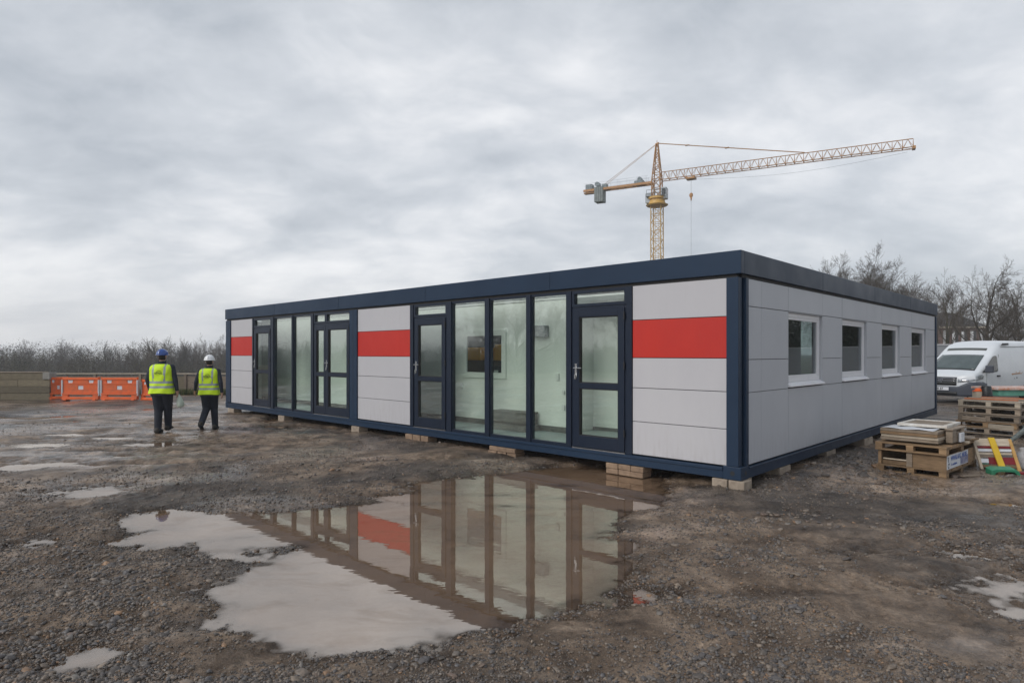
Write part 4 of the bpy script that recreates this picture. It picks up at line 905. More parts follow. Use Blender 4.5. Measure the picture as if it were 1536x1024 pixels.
for i, (px, py, rz) in enumerate(spots):
    o = pr if i == 0 else copy_tree(pr)
    Y = 22.6 if i < 2 else (22.75 if i == 2 else 22.7); X = (px - CX) / F * Y; o.location = (X + (.03 if i == 2 else 0), Y, float(ground_h(np.array([X]), np.array([Y]))[0]) + .01); o.rotation_euler = (0, 0, R(rz))
    if i == 2: o.scale = (.42, 1, 1)
    if i == 3: o.scale = (.55, 1, .92)
    tag(o, bl[i], 'barrier', 'orange barriers across the yard')
pr['label'] = 'orange plastic barrier in the middle of the row, second from the timber wall'
# timber wall
e = empty('timber_wall', (-18.0 * 1.3, 22.7, 0)); tag(e, 'low wall of stacked grey-green timbers at the left edge', 'wall')
xr = (72 - CX) / F * 22.6 + 18 * 1.3
for k in range(4):
    x = -2.0; q = MB()
    while x < xr - .01:
        l = random.uniform(1.5, 2.6); x2 = min(x + l, xr - (.0 if k < 3 else .0)); 
        if xr - x2 < .5: x2 = xr
        x2 = min(x2, xr - .245) if k == 3 else x2
        if x2 - x < .05: break
        q.box(x, x2 - .012, -random.uniform(.0, .015), .28, k * .245, k * .245 + .238); x = x2
    q.build('timber_course', MT['greywood'], e, bevel=.008)
q = MB(); q.box(-2.0, xr - .25, -.03, .30, .9825, 1.01); q.build('coping', MT['oldwood'], e, bevel=.006)
q = MB(); q.box(xr - .24, xr + .01, -.04, .31, .745, .985); q.build('end_block', pmat('grey_concrete', (.30, .29, .27), (.22, .21, .19), 5, .85), e, bevel=.01)
# low fence beyond the barriers
ex0 = (78 - CX) / F * 26.5; ex1 = (352 - CX) / F * 26.0
e = empty('low_fence', (ex0, 26.4, 0)); tag(e, 'low weathered board fence with pale rail behind the workers and barriers', 'fence')
Lf = 17.0; n = 9
for i in range(n + 1):
    q = MB(); q.box(i * Lf / n - .05, i * Lf / n + .05, -.06, .06, -.1, .80); q.build('post', MT['oldwood'], e, bevel=.006)
for i in range(n):
    mk = ['greywood', 'oldwood', 'greywood', 'oldwood', 'greywood', 'oldwood', 'conc', 'oldwood', 'oldwood'][i]
    mt_ = MT['grey_dark'] if mk == 'x' else (pmat('grey_panel_board', (.30, .28, .27), (.22, .21, .20), 4, .8) if mk == 'conc' else MT[mk])
    q = MB(); q.box(i * Lf / n + .052, (i + 1) * Lf / n - .052, -.025, .02, .06, .72); q.build('fence_board', mt_, e, bevel=.004)
q = MB(); q.box(-.06, Lf + .06, -.075, .075, .802, .85); q.build('rail', MT['palewood'], e, bevel=.006)
# rough grass along the fence foot
def grass(name, n, fx, hmin, hmax, lab, cols):
    X, Y = fx(n); Z = ground_h(X, Y); h = RNG.uniform(hmin, hmax, n); a = RNG.uniform(0, 6.28, n); w_ = h * .07 + .004; ln = RNG.normal(0, .28, (n, 2)) * h[:, None]
    b0 = np.stack([X - w_ * np.cos(a), Y - w_ * np.sin(a), Z - .01], 1); b1 = np.stack([X + w_ * np.cos(a), Y + w_ * np.sin(a), Z - .01], 1); t = np.stack([X + ln[:, 0], Y + ln[:, 1], Z + h], 1)
    Vv = np.stack([b0, b1, t], 1).reshape(-1, 3); Ff = np.arange(3 * n).reshape(-1, 3)
    cc = np.array(cols)[RNG.integers(0, len(cols), n)] * RNG.uniform(.7, 1.3, (n, 1)); cc = np.repeat(np.concatenate([cc, np.ones((n, 1))], 1), 3, 0)
    o = np_mesh(name, Vv, Ff, MT['leaf'], colors=cc, smooth=False); tag(o, lab, 'grass', kind='stuff'); return o
m, nt, b = nodes_of('foliage'); at = N(nt, 'ShaderNodeAttribute', attribute_name='tint'); nt.links.new(at.outputs['Color'], b.inputs['Base Color']); b.inputs['Roughness'].default_value = .8; MT['leaf'] = m
GC = [(.06, .09, .025), (.09, .10, .035), (.13, .11, .05), (.05, .07, .02)]
grass('grass', 16000, lambda n: (RNG.uniform(-20, -8, n), 25.3 + np.abs(RNG.normal(0, .6, n))), .04, .28, 'rough grass along the foot of the low fence', GC)
grass('grass', 26000, lambda n: (RNG.uniform(-45, 0, n), RNG.uniform(27, 42, n)), .10, .45, 'tall rough grass beyond the low fence', GC)
# ------------------------------------------------------------------ people: blended volume remeshed into one body surface
def blend_body(name, prims, voxel=.009, smooth=4):
    mb = MB()
    for p in prims:
        if p[0] == 'c':
            _, a, b_, r0, r1 = p; mb.tube(a, b_, r0, r1, 14); mb.ball(a, r0, n=14, k=8); mb.ball(b_, r1, n=14, k=8)
        else:
            _, c, rad, M = p; mb.ball(c, *rad, n=20, k=14, M=M)
    o = mb.build(name, MT['black'], None, fixn=False)
    rm = o.modifiers.new('r', 'REMESH'); rm.mode = 'VOXEL'; rm.voxel_size = voxel
    sm = o.modifiers.new('s', 'SMOOTH'); sm.factor = .5; sm.iterations = smooth
    dg = bpy.context.evaluated_depsgraph_get(); me = bpy.data.meshes.new_from_object(o.evaluated_get(dg)); bpy.data.objects.remove(o)
    me.name = name; me.polygons.foreach_set('use_smooth', [True] * len(me.polygons)); return me
MT['workwear'] = pmat('navy_workwear', (.014, .019, .032), (.010, .013, .022), 6, .85, bump=.4, bscale=9)
MT['workwear_jacket'] = pmat('navy_jacket', (.020, .028, .048), (.013, .018, .032), 6, .8, bump=.4, bscale=9)
MT['skin'] = pmat('skin', (.52, .32, .24), (.46, .27, .20), 20, .5)
MT['hair'] = pmat('dark_hair', (.02, .015, .012), None, 30, .6)
MT['hivis'] = pmat('hi_vis_yellow', (.66, .92, .02), (.58, .84, .015), 5, .65, bump=.35, bscale=7)
MT['reflect'] = pmat('grey_reflective_tape', (.34, .39, .40), (.28, .33, .34), 9, .4)
MT['boot'] = pmat('dark_boot', (.022, .020, .018), (.035, .028, .022), 9, .7)
def person(name, pos, rz, hgt, J, label, helmet, logo, carry=None):
    """J = joints for a 1.75 m figure facing +Y; x to its right"""
    k = hgt / 1.75; e = empty(name, pos, rz); e.scale = (k, k, k); tag(e, label, 'person')
    V3 = Vector; P = []
    hip = V3(J.get('hip', (0, 0, .93))); neck = V3((0, -.005, 1.455)); head = V3((0, .015, 1.61))
    wd = J.get('wd', 1.0)
    P.append(('e', (0, 0, 1.00), (.165 * wd, .115 * wd, .14), None)); P.append(('e', (0, -.005, 1.16), (.165 * wd, .115 * wd, .17), None)); P.append(('e', (0, -.01, 1.31), (.185 * wd, .12 * wd, .15), None))
    P.append(('c', (-.13, -.01, 1.40), (.13, -.01, 1.40), .065, .065)); P.append(('c', (0, -.01, 1.40), (0, .005, 1.53), .062, .055))
    P.append(('e', (0, .015, 1.625), (.075, .095, .115), None)); P.append(('e', (0, .035, 1.575), (.055, .065, .07), None)); P.append(('e', (0, .115, 1.60), (.014, .022, .022), None))
    for sx in (-1, 1): P.append(('e', (sx * .078, .01, 1.61), (.012, .02, .03), None))
    hands = {}
    for sx, key in ((-1, 'L'), (1, 'R')):
        sh = V3((sx * .185 * wd, -.01, 1.395)); el = V3(J['el' + key]); wr = V3(J['wr' + key])
        P.append(('c', sh, el, .062, .050)); P.append(('c', el, wr, .051, .036))
        d = (wr - el).normalized(); hc = wr + d * .055; side = V3((0, 1, 0)) - d * d.y; side.normalize(); nrm = d.cross(side)
        hands[key] = (wr, d, side)
        P.append(('c', wr, wr + d * .03, .027, .026))
        for u in (-.026, -.009, .009, .026): P.append(('c', wr + d * .03 + side * u * .7, wr + d * .085 + side * u, .016, .013))
        cur = nrm * (-sx * .5)
        for u, l in ((-.030, .055), (-.010, .068), (.011, .074), (.032, .066)):
            a = wr + d * .085 + side * u; m1 = a + (d + cur * .5).normalized() * l * .5; m2 = m1 + (d * .7 + cur * 1.3).normalized() * l * .5
            P.append(('c', a, m1, .0095, .009)); P.append(('c', m1, m2, .009, .0075))
        a = wr + d * .03 + side * .03; m1 = a + (d * .6 + side * .8).normalized() * .035; m2 = m1 + (d + side * .15 + cur * .4).normalized() * .03
        P.append(('c', a, m1, .013, .011)); P.append(('c', m1, m2, .011, .009))
        hp = hip + V3((sx * .088 * wd, 0, 0)); kn = V3(J['kn' + key]); an = V3(J['an' + key])
        P.append(('c', hp, kn, .112 * wd, .086)); P.append(('c', kn, an, .084, .070)); P.append(('c', an, an + (an - kn).normalized() * .03, .062, .062))
        P.append(('e', hp + V3((0, -.04, .01)), (.085 * wd, .09, .09), None))
    me = blend_body('body', P)
    o = bpy.data.objects.new('body', me); COL.objects.link(o); o.parent = e
    me.materials.clear(); [me.materials.append(MT[x]) for x in ('workwear', 'workwear_jacket', 'skin', 'hair')]
    mi = []
    for p in me.polygons:
        c = p.center; v = 0
        if c.z > .86: v = 1
        for key in 'LR':
            wr, d, sd_ = hands[key]
            if -.005 < (c - wr).dot(d) < .24 and ((c - wr) - d * (c - wr).dot(d)).length < .055 and abs(c.x) > abs(wr.x) - .055: v = 2
        if c.z > 1.485 and abs(c.x) < .11: v = 2 if c.z > 1.50 else 1
        if c.z > 1.54 and c.y < .02 and abs(c.x) < .073: v = 3
        if v == 1 and c.z < .98 and abs(c.x) < .2: v = 0
        mi.append(v)
    me.polygons.foreach_set('material_index', mi)
    # jacket hem and collar
    def ring(z, rx, ry, cy=0, n=36, pw=2.3):
        return [(rx * abs(math.cos(t)) ** (2 / pw) * math.copysign(1, math.cos(t)), cy + ry * abs(math.sin(t)) ** (2 / pw) * math.copysign(1, math.sin(t)), z) for t in np.linspace(0, 2 * math.pi, n, endpoint=False)]
    q = MB(); q.loft([ring(.80, .190 * wd, .150), ring(.86, .188 * wd, .150), ring(.95, .185 * wd, .145)], cap=False); ob = q.build('jacket_hem', MT['workwear_jacket'], e, smooth=True)
    q = MB(); q.loft([ring(1.43, .09, .085, -.005), ring(1.50, .078, .078, 0), ring(1.525, .080, .080, 0)], cap=False); q.build('collar', MT['workwear_jacket'], e, smooth=True)
    # vest
    prof = [(.84, .225, .165), (.90, .215, .160), (1.0, .205, .150), (1.1, .200, .145), (1.2, .203, .148), (1.28, .210, .150), (1.35, .212, .146), (1.40, .198, .132), (1.435, .165, .112), (1.458, .105, .088)]
    zs = np.concatenate([np.arange(.84, 1.455, .0125), [1.458]]); rings = []
    def prf(z): return tuple(float(np.interp(z, [a[0] for a in prof], [a[i] for a in prof])) for i in (1, 2))
    for z in zs:
        rx, ry = prf(z); n = 60
        rings.append([((rx * wd + .006 * math.sin(5 * t + z * 19)) * abs(math.cos(t)) ** .8 * math.copysign(1, math.cos(t)), -.008 + (ry + .004 * math.sin(7 * t - z * 23)) * abs(math.sin(t)) ** .8 * math.copysign(1, math.sin(t)), z + .006 * math.sin(3 * t) * (z < .86)) for t in np.linspace(0, 2 * math.pi, n, endpoint=False)])
    q = MB(); q.loft(rings, cap=False); vest = q.build('vest', [MT['hivis'], MT['reflect']], e, smooth=True)
    ml = []
    for p in vest.data.polygons:
        c = p.center; s = 0
        if 1.055 < c.z < 1.105 or .955 < c.z < 1.005: s = 1
        if c.z > 1.105 and .088 * wd < abs(c.x) < .120 * wd: s = 1
        ml.append(s)
    vest.data.materials.clear(); [vest.data.materials.append(x) for x in (MT['hivis'], MT['reflect'])]; vest.data.polygons.foreach_set('material_index', ml)
    sol = vest.modifiers.new('thick', 'SOLIDIFY'); sol.thickness = .004; sol.offset = 1
    # back print
    tm = text(logo[0], .050, pmat('dark_print', (.05, .09, .03), None, 5, .6), vest, Matrix.Identity(4), 'print', .0003, .0012)
    tm2 = text(logo[1], .026, pmat('dark_print', (.10, .16, .03), None, 5, .6), vest, Matrix.Identity(4), 'print', .0003, .0004)
    for t_, zb in ((tm, 1.255), (tm2, 1.228)):
        xsn = [v.co.x for v in t_.data.vertices]; cxm = (min(xsn) + max(xsn)) / 2
        for v in t_.data.vertices:
            x, z, ex = v.co.x - cxm, v.co.y + zb, v.co.z
            rx, ry = prf(z); cc = min(.99, abs(x) / (rx * wd)) ; th = math.acos(cc ** (1 / .8)); y = -.008 - (ry + .006) * math.sin(th) ** .8 - .006 - ex
            v.co = (x, y, z)
    # arch mark over the print
    if logo[2]:
        q = MB(); pts = []
        for t in np.linspace(R(25), R(155), 10):
            x = .055 * math.cos(t) + .01; z = 1.275 + .045 * math.sin(t); rx, ry = prf(z); th = math.acos((abs(x) / rx) ** 1.25); pts.append((x, -.008 - (ry + .010) * math.sin(th) ** .8, z))
        q.path(pts, .004, 6); q.build('print', pmat('dark_print', (.05, .09, .03), None, 5, .6), vest)
    # helmet
    hm = MT[helmet]; q = MB(); hr = []
    for j in range(9):
        a = j / 8 * math.pi / 2; hr.append([(.118 * math.cos(a) * math.cos(t), .015 + .140 * math.cos(a) * math.sin(t), 1.650 + .135 * math.sin(a)) for t in np.linspace(0, 2 * math.pi, 28, endpoint=False)])
    q.loft(hr, cap=False); q.add([hr[-1][0]], []); he = q.build('helmet', hm, e, smooth=True)
    q = MB(); n = 28
    inn = [(.116 * math.cos(t), .015 + .138 * math.sin(t), 1.657) for t in np.linspace(0, 2 * math.pi, n, endpoint=False)]
    outb = [(.140 * math.cos(t), .015 + (.158 + (.035 if math.sin(t) > 0 else 0) * math.sin(t)) * math.sin(t), 1.650) for t in np.linspace(0, 2 * math.pi, n, endpoint=False)]
    inb = [(.116 * math.cos(t), .015 + .138 * math.sin(t), 1.645) for t in np.linspace(0, 2 * math.pi, n, endpoint=False)]
    q.loft([inn, outb, inb], cap=False); q.build('brim', hm, he, smooth=False)
    q = MB(); q.path([(0, .015 + .143 * math.cos(a), 1.656 + .118 * math.sin(a)) for a in np.linspace(.2, math.pi - .2, 14)], .009, 8); q.build('helmet_ridge', hm, he, smooth=True)
    # boots
    for key in 'LR':
        an = V3(J['an' + key]); pit = J.get('pitch' + key, 0.0); M = Matrix.Translation(an) @ Matrix.Rotation(-pit, 4, 'X')
        prof_ = [(-.085, .055, .045), (-.06, .065, .060), (.0, .062, .058), (.06, .050, .048), (.13, .052, .036), (.175, .045, .028), (.195, .020, .012)]
        rg = []
        for y, wx, hz_ in prof_:
            rg.append([M @ V3((wx * .8 * math.cos(t), y, -.075 + hz_ * (1 + math.sin(t)) * (1.0 if math.sin(t) > 0 else .9))) for t in np.linspace(0, 2 * math.pi, 16, endpoint=False)])
        q = MB(); q.loft(rg); b_ = q.build('boot', MT['boot'], e, smooth=True)
    return e
MT['blue_helmet'] = pmat('blue_helmet', (.030, .085, .32), (.025, .07, .27), 5, .25, coat=.5)
MT['white_helmet'] = pmat('white_helmet', (.82, .83, .85), None, 5, .25, coat=.5)
def gz_(x, y): return float(ground_h(np.array([x]), np.array([y]))[0])
X, Y = gpt(243, 649); J1 = dict(elL=(-.285, -.02, 1.13), wrL=(-.275, .07, .89), elR=(.285, -.03, 1.13), wrR=(.30, .02, .89), knL=(-.080, .02, .50), anL=(-.055, -.06, .085), knR=(.078, .10, .51), anR=(.045, .18, .12), wd=1.13, pitchR=-.05)
X1, Y1 = X, Y
p1 = person('person', (X, Y, gz_(X, Y) - .01), R(4), 1.74, J1, 'worker in a blue helmet, hi-vis vest and navy trousers walking away with a pale bag', 'blue_helmet', ('GYVDL', '- -- - -', True))
X, Y = gpt(314, 644); J2 = dict(elL=(-.29, .0, 1.14), wrL=(-.35, .10, .93), elR=(.275, -.07, 1.13), wrR=(.29, -.03, .88), knL=(-.075, .03, .50), anL=(-.10, -.26, .165), knR=(.07, .13, .51), anR=(.10, .10, .085), wd=1.06, pitchL=.75)
p2 = person('person', (X, Y, gz_(X, Y) - .01), R(8), 1.62, J2, 'worker in a white helmet, hi-vis vest and navy trousers striding away near the cabin', 'white_helmet', ('GYMDL', 'WNOIL', True))
# bag held by the first worker
q = MB(); rg = []
for z, wx, wy in ((0, .012, .012), (-.03, .02, .018), (-.08, .05, .03), (-.16, .068, .045), (-.23, .07, .05), (-.27, .055, .04), (-.285, .02, .02)):
    rg.append([(wx * math.cos(t) * (1 + .10 * math.sin(4 * t + z * 20)), wy * math.sin(t) * (1 + .12 * math.sin(3 * t)), z) for t in np.linspace(0, 2 * math.pi, 20, endpoint=False)])
q.loft(rg); o = q.build('carrier_bag', pmat('pale_green_bag', (.52, .58, .50), (.42, .50, .42), 8, .5), None, smooth=True)
hp_ = p1.matrix_basis @ Vector((.315, .045, .80)); o.location = hp_ + Vector((.01, 0, .02)); o.rotation_euler = (0, R(-8), .3); tag(o, 'pale plastic bag held in the right hand of the worker in the blue helmet', 'bag')
# ------------------------------------------------------------------ white van
VA = R(28); VO = Vector((14.90, 20.5, 0)); gv = gz_(15.5, 21.5)
van = empty('parked_van', (VO.x, VO.y, gv), VA); tag(van, 'white high-roof van with grey bumper parked beyond the cabin end', 'van')
MT['van'] = pmat('white_van_paint', (.70, .73, .76), (.64, .67, .70), 1.5, .28, .36, coat=.4)
MT['bumper'] = pmat('grey_bumper', (.055, .065, .085), (.045, .052, .07), 4, .5)
MT['dark_glass'] = pmat('dark_side_glass', (.012, .015, .018), None, 4, .06, spec=.8)
MT['lamp_glass'] = pmat('lamp_glass', (.42, .46, .50), (.08, .09, .10), 9, .08, spec=.8, coat=.6)
MT['chrome'] = pmat('chrome', (.7, .7, .72), None, 9, .15, metal=1.0)
YC = .925
OX = [.0, .02, .05, .10, .55, 1.38, 1.46, 1.66, 1.90, 2.20, 2.55, 3.4, 4.75, 4.85]; OZ = [.52, .78, .88, .945, 1.10, 1.60, 1.665, 1.82, 1.975, 2.055, 2.085, 2.09, 2.08, 2.0]
def ztop(x): return float(np.interp(x, OX, OZ))
def hw0(x): return .925 * min(1.0, (max(x, .002) / .26) ** (1 / 3.4)) if x < .26 else (.925 if x < 4.7 else .925 - (x - 4.7) * .3)
def hws(x, z): return hw0(x) - .115 * max(0, (z - 1.08) / 1.0) ** 1.25 - .05 * max(0, (.55 - z) / .35) ** 2
rings = []
stx = [.003, .01, .02, .035, .05, .075, .10, .15, .2, .26, .35, .45, .55, .62, .7, .8, .9, 1.02, 1.15, 1.28, 1.38, 1.42, 1.46, 1.56, 1.66, 1.78, 1.9, 2.05, 2.2, 2.38, 2.55, 3.0, 3.4, 3.8, 4.2, 4.6, 4.75, 4.85]
for x in stx:
    zb, zt = .25, ztop(x); half = []
    for f_, ins in ((0, .06), (.04, .01), (.2, 0), (.4, 0), (.55, 0), (.68, 0), (.8, .004), (.88, .016), (.94, .045), (.98, .095), (1.0, .17)):
        z = zb + (zt - zb) * f_; half.append((max(.02, hws(x, z) - ins), z))
    half.append((half[-1][0] * .5, zt + .018)); 
    ring = [(x, YC - o_, z) for o_, z in half] + [(x, YC, zt + .024)] + [(x, YC + o_, z) for o_, z in reversed(half)]
    rings.append(ring)
q = MB(); q.loft(rings); body = q.build('body', MT['van'], van, smooth=True)
def shade_auto(o):
    m_ = o.modifiers.new('es', 'EDGE_SPLIT'); m_.split_angle = R(38)
shade_auto(body)
def plan(u, off):   # walk round the nose: u in metres measured from centre, negative to the near side
    pts = []; 
    a = np.linspace(0, 1, 400); ys = .925 * a; xsn = .26 * a ** 3.4
    px_ = np.concatenate([xsn, np.linspace(.262, 3, 300)]); py_ = np.concatenate([ys, np.full(300, .925)])
    sl = np.concatenate([[0], np.cumsum(np.hypot(np.diff(px_), np.diff(py_)))])
    s_ = abs(u); x = float(np.interp(s_, sl, px_)); y = float(np.interp(s_, sl, py_)); x2 = float(np.interp(s_ + .01, sl, px_)); y2 = float(np.interp(s_ + .01, sl, py_))
    tx, ty = x2 - x, y2 - y; l = math.hypot(tx, ty) or 1; nx, ny = -ty / l, tx / l
    x += nx * off; y += ny * off
    return x, (YC - y if u < 0 else YC + y)
def noseback(z): return float(np.interp(z, [.52, .78, .88, .945, 1.1], [0, .02, .05, .10, .5]))
def nose_patch(u0, u1, zlo, zhi, off, name, mat_, par, nu=24, nv=5, th=.015, lean=1.0):
    q = MB(); vs = []; 
    for i in range(nu + 1):
        u = u0 + (u1 - u0) * i / nu; t_ = i / nu
        for j in range(nv + 1):
            z = zlo(t_) + (zhi(t_) - zlo(t_)) * j / nv; x, y = plan(u, off); vs.append((x + noseback(z) * lean, y, z))
    fs = [(i * (nv + 1) + j, (i + 1) * (nv + 1) + j, (i + 1) * (nv + 1) + j + 1, i * (nv + 1) + j + 1) for i in range(nu) for j in range(nv)]
    q.add(vs, fs); o = q.build(name, mat_, par, smooth=True); s_ = o.modifiers.new('t', 'SOLIDIFY'); s_.thickness = th; s_.offset = 0; return o
bp_ = nose_patch(-1.62, 1.62, lambda t: .24, lambda t: float(np.interp(t, [0, .13, .25, .34, .66, .75, .87, 1], [.66, .72, .72, .56, .56, .72, .72, .66])), .018, 'bumper', MT['bumper'], van, 60, 6, .03)
nose_patch(-.50, .50, lambda t: .27, lambda t: .39, .036, 'lower_grille', MT['black'], bp_, 20, 2, .01)
gr_ = nose_patch(-.47, .47, lambda t: .60, lambda t: .865, .022, 'grille', MT['black'], van, 20, 4, .02)
for z in (.66, .735, .81): nose_patch(-.45, .45, lambda t, z=z: z, lambda t, z=z: z + .018, .040, 'grille_bar', MT['chrome'] if z > .7 else MT['grey_dark'], gr_, 16, 1, .012)
q = MB(); q.tube((-.035, YC, .76), (-.01, YC, .76), .075, .075, 24); q.build('badge', MT['chrome'], gr_)
for sgn in (-1, 1):
    hl = nose_patch(sgn * .50, sgn * 1.38, lambda t: .69 + .13 * t, lambda t: .80 + .20 * t ** .8 - .10 * max(0, t - .8) * 5 * .9, .014, 'headlight', MT['lamp_glass'], van, 22, 4, .012)
    nose_patch(sgn * .60, sgn * .80, lambda t: .725, lambda t: .80, .024, 'lamp_bowl', MT['chrome'], hl, 6, 2, .008)
    nose_patch(sgn * 1.03, sgn * 1.19, lambda t: .40, lambda t: .48, .038, 'fog_lamp', MT['black'], bp_, 6, 2, .01)
q = MB(); q.box(-.062, -.050, YC - .27, YC + .27, .425, .535); pl = q.build('number_plate', MT['paper'], van, bevel=.003)
text('YB 8 87', .105, MT['black'], pl, Matrix.Translation((-.0635, YC + .235, .445)) @ Matrix(((0, 0, -1, 0), (-1, 0, 0, 0), (0, 1, 0, 0), (0, 0, 0, 1))), bold=.002)
# windscreen, roof strip
def top_patch(x0, x1, hw_a, hw_b, off, name, mat_, nu=10):
    q = MB(); vs = []; nv = 12
    for i in range(nu + 1):
        t_ = i / nu; x = x0 + (x1 - x0) * t_; hwv = hw_a + (hw_b - hw_a) * t_
        for j in range(nv + 1):
            y = -hwv + 2 * hwv * j / nv; vs.append((x - off * .7, YC + y, ztop(x) + .024 * (1 - (y / .75) ** 2) + off * .75))
    fs = [(i * (nv + 1) + j, (i + 1) * (nv + 1) + j, (i + 1) * (nv + 1) + j + 1, i * (nv + 1) + j + 1) for i in range(nu) for j in range(nv)]
    q.add(vs, fs); o = q.build(name, mat_, van, smooth=True); s_ = o.modifiers.new('t', 'SOLIDIFY'); s_.thickness = .008; return o
top_patch(.58, 1.36, .76, .66, .012, 'windscreen', pmat('windscreen_glass', (.08, .105, .105), (.05, .07, .07), 3, .06, spec=.9))
top_patch(.51, .575, .77, .76, .010, 'scuttle', MT['black'], 2)
top_patch(1.56, 1.66, .62, .61, .006, 'roof_strip', MT['grey_dark'], 3)
def side_patch(poly, off, name, mat_, par=van, far=False):
    q = MB(); q.add([((x), (YC + hws(x, z) + off) if far else (YC - hws(x, z) - off), z) for x, z in poly], [tuple(range(len(poly)))])
    o = q.build(name, mat_, par); s_ = o.modifiers.new('t', 'SOLIDIFY'); s_.thickness = .006; s_.offset = 0; return o
WND = [(.66, 1.02), (.98, 1.24), (1.25, 1.44), (1.40, 1.54), (1.50, 1.575), (1.62, 1.58), (1.66, 1.54), (1.66, 1.10), (1.60, 1.045), (1.1, 1.0)]
for far in (False, True):
    side_patch(WND, .004, 'side_window', MT['dark_glass'], van, far)
    dr = side_patch([(.93, .42), (.943, .42), (.943, 1.0), (.93, 1.0)], .003, 'door_gap', MT['grey_dark'], van, far)
    side_patch([(1.78, .42), (1.793, .42), (1.793, 1.62), (1.78, 1.62)], .003, 'door_gap', MT['grey_dark'], van, far)
    side_patch([(2.0, 1.865), (4.7, 1.905), (4.7, 1.922), (2.0, 1.882)], .003, 'roof_gutter', MT['grey_dark'], van, far)
    side_patch([(1.25, .42), (3.0, .42), (3.0, .50), (1.25, .50)], .012, 'side_rubbing_strip', MT['bumper'], van, far)
side_patch([(2.05, 1.925), (2.55, 1.94), (2.55, 2.01), (2.14, 2.0)], .006, 'roof_vent', MT['black'])
q = MB(); q.box(1.58, 1.75, YC - .965, YC - .922, .87, .925); q.build('handle', MT['black'], van, bevel=.01)
q = MB(); q.box(.74, .87, -.26, -.04, 1.02, 1.26); q.box(.78, .84, -.05, .08, 1.03, 1.10); q.build('mirror', MT['bumper'], van, bevel=.035)
q = MB(); q.box(.74, .87, 1.89, 2.11, 1.02, 1.26); q.build('mirror', MT['bumper'], van, bevel=.035)
tan = pmat('tan_decal', (.52, .30, .16), (.35, .2, .12), 20, .5)
lg = side_patch([(2.55, .93), (3.25, .95), (3.25, .975), (2.9, .985), (2.55, .955)], .003, 'side_decal', tan)
for x, z, s_ in ((2.62, .945, .035), (2.85, 1.02, .02), (3.05, .985, .03), (3.1, 1.04, .02), (2.9, .82, .035), (3.3, 1.0, .02), (2.75, .80, .02)): side_patch([(x - s_, z), (x, z - s_), (x + s_, z), (x, z + s_ * .8)], .006, 'side_decal', tan if z > .9 else MT['grey_dark'], lg)
for x in (.66, 3.72):
    for y0, sgn in ((-.006, 1), (1.856, -1)):
        q = MB(); q.tube((x, y0 - sgn * .002, .33), (x, y0 + sgn * .12, .33), .385, .385, 32); q.build('wheel_arch', MT['black'], van)
        q = MB(); q.tube((x, y0 - sgn * .01, .31), (x, y0 + sgn * .19, .31), .315, .315, 32); wt = q.build('wheel', MT['black'], van, bevel=.02)
        q = MB(); q.tube((x, y0 - sgn * .016, .31), (x, y0 - sgn * .0105, .31), .20, .20, 28)
        for k in range(5):
            a = k * 2 * math.pi / 5 + .3; q.tube((x, y0 - sgn * .022, .31), (x + .19 * math.cos(a), y0 - sgn * .022, .31 + .19 * math.sin(a)), .03, .022, 6)
        q.build('rim', MT['grey_dark'] if False else MT['chrome'], wt)

# ------------------------------------------------------------------ tower crane
cb_ = (21.8, 95.0); cr_ = empty('tower_crane', (cb_[0], cb_[1], -.2), R(-28.2)); tag(cr_, 'yellow tower crane with long lattice jib rising behind the cabin roof', 'crane')
MT['crane_y'] = pmat('crane_yellow', (.60, .36, .07), (.50, .29, .055), 2, .5); MT['crane_o'] = pmat('crane_rust_orange', (.46, .235, .075), (.34, .16, .055), 2, .6)
def lattice(mb_, A, B, wA, wB, n, rc, rb, tri=False, hA=None, hB=None, up=Vector((0, 0, 1))):
    A = Vector(A); B = Vector(B); d = (B - A).normalized()
    s_ = d.cross(up).normalized() if abs(d.dot(up)) < .95 else Vector((1, 0, 0)); t_ = s_.cross(d).normalized()
    def cor(f_):
        P = A.lerp(B, f_); w_ = wA + (wB - wA) * f_; hA_ = hA or wA; hB_ = hB or wB; h_ = hA_ + (hB_ - hA_) * f_
        if tri: return [P - s_ * w_ / 2, P + s_ * w_ / 2, P + t_ * h_]
        return [P - s_ * w_ / 2 - t_ * h_ / 2, P + s_ * w_ / 2 - t_ * h_ / 2, P + s_ * w_ / 2 + t_ * h_ / 2, P - s_ * w_ / 2 + t_ * h_ / 2]
    prev = cor(0); k = len(prev)
    for i in range(k): mb_.tube(prev[i], prev[(i + 1) % k], rb, rb, 4)
    for j in range(1, n + 1):
        c = cor(j / n)
        for i in range(k):
            mb_.tube(prev[i], c[i], rc, rc, 4); mb_.tube(c[i], c[(i + 1) % k], rb, rb, 4)
            if tri and i > 0:
                mid_ = cor((j - .5) / n); mb_.tube(prev[1 if i == 1 else 0], mid_[2], rb, rb, 4); mb_.tube(mid_[2], c[1 if i == 1 else 0], rb, rb, 4)
            else:
                a, b_ = (i, (i + 1) % k) if j % 2 else ((i + 1) % k, i); mb_.tube(prev[a], c[b_], rb, rb, 4)
        prev = c
q = MB(); lattice(q, (0, 0, 0), (0, 0, 24.0), 1.5, 1.5, 19, .075, .036); q.build('mast', MT['crane_y'], cr_)
q = MB(); [q.box(-.3, .3, -.03, .03, z, z + .04) for z in np.arange(.6, 24, .6)]; q.box(-.32, -.26, -.03, .03, 0, 24); q.box(.26, .32, -.03, .03, 0, 24); q.build('ladder', MT['crane_y'], cr_)
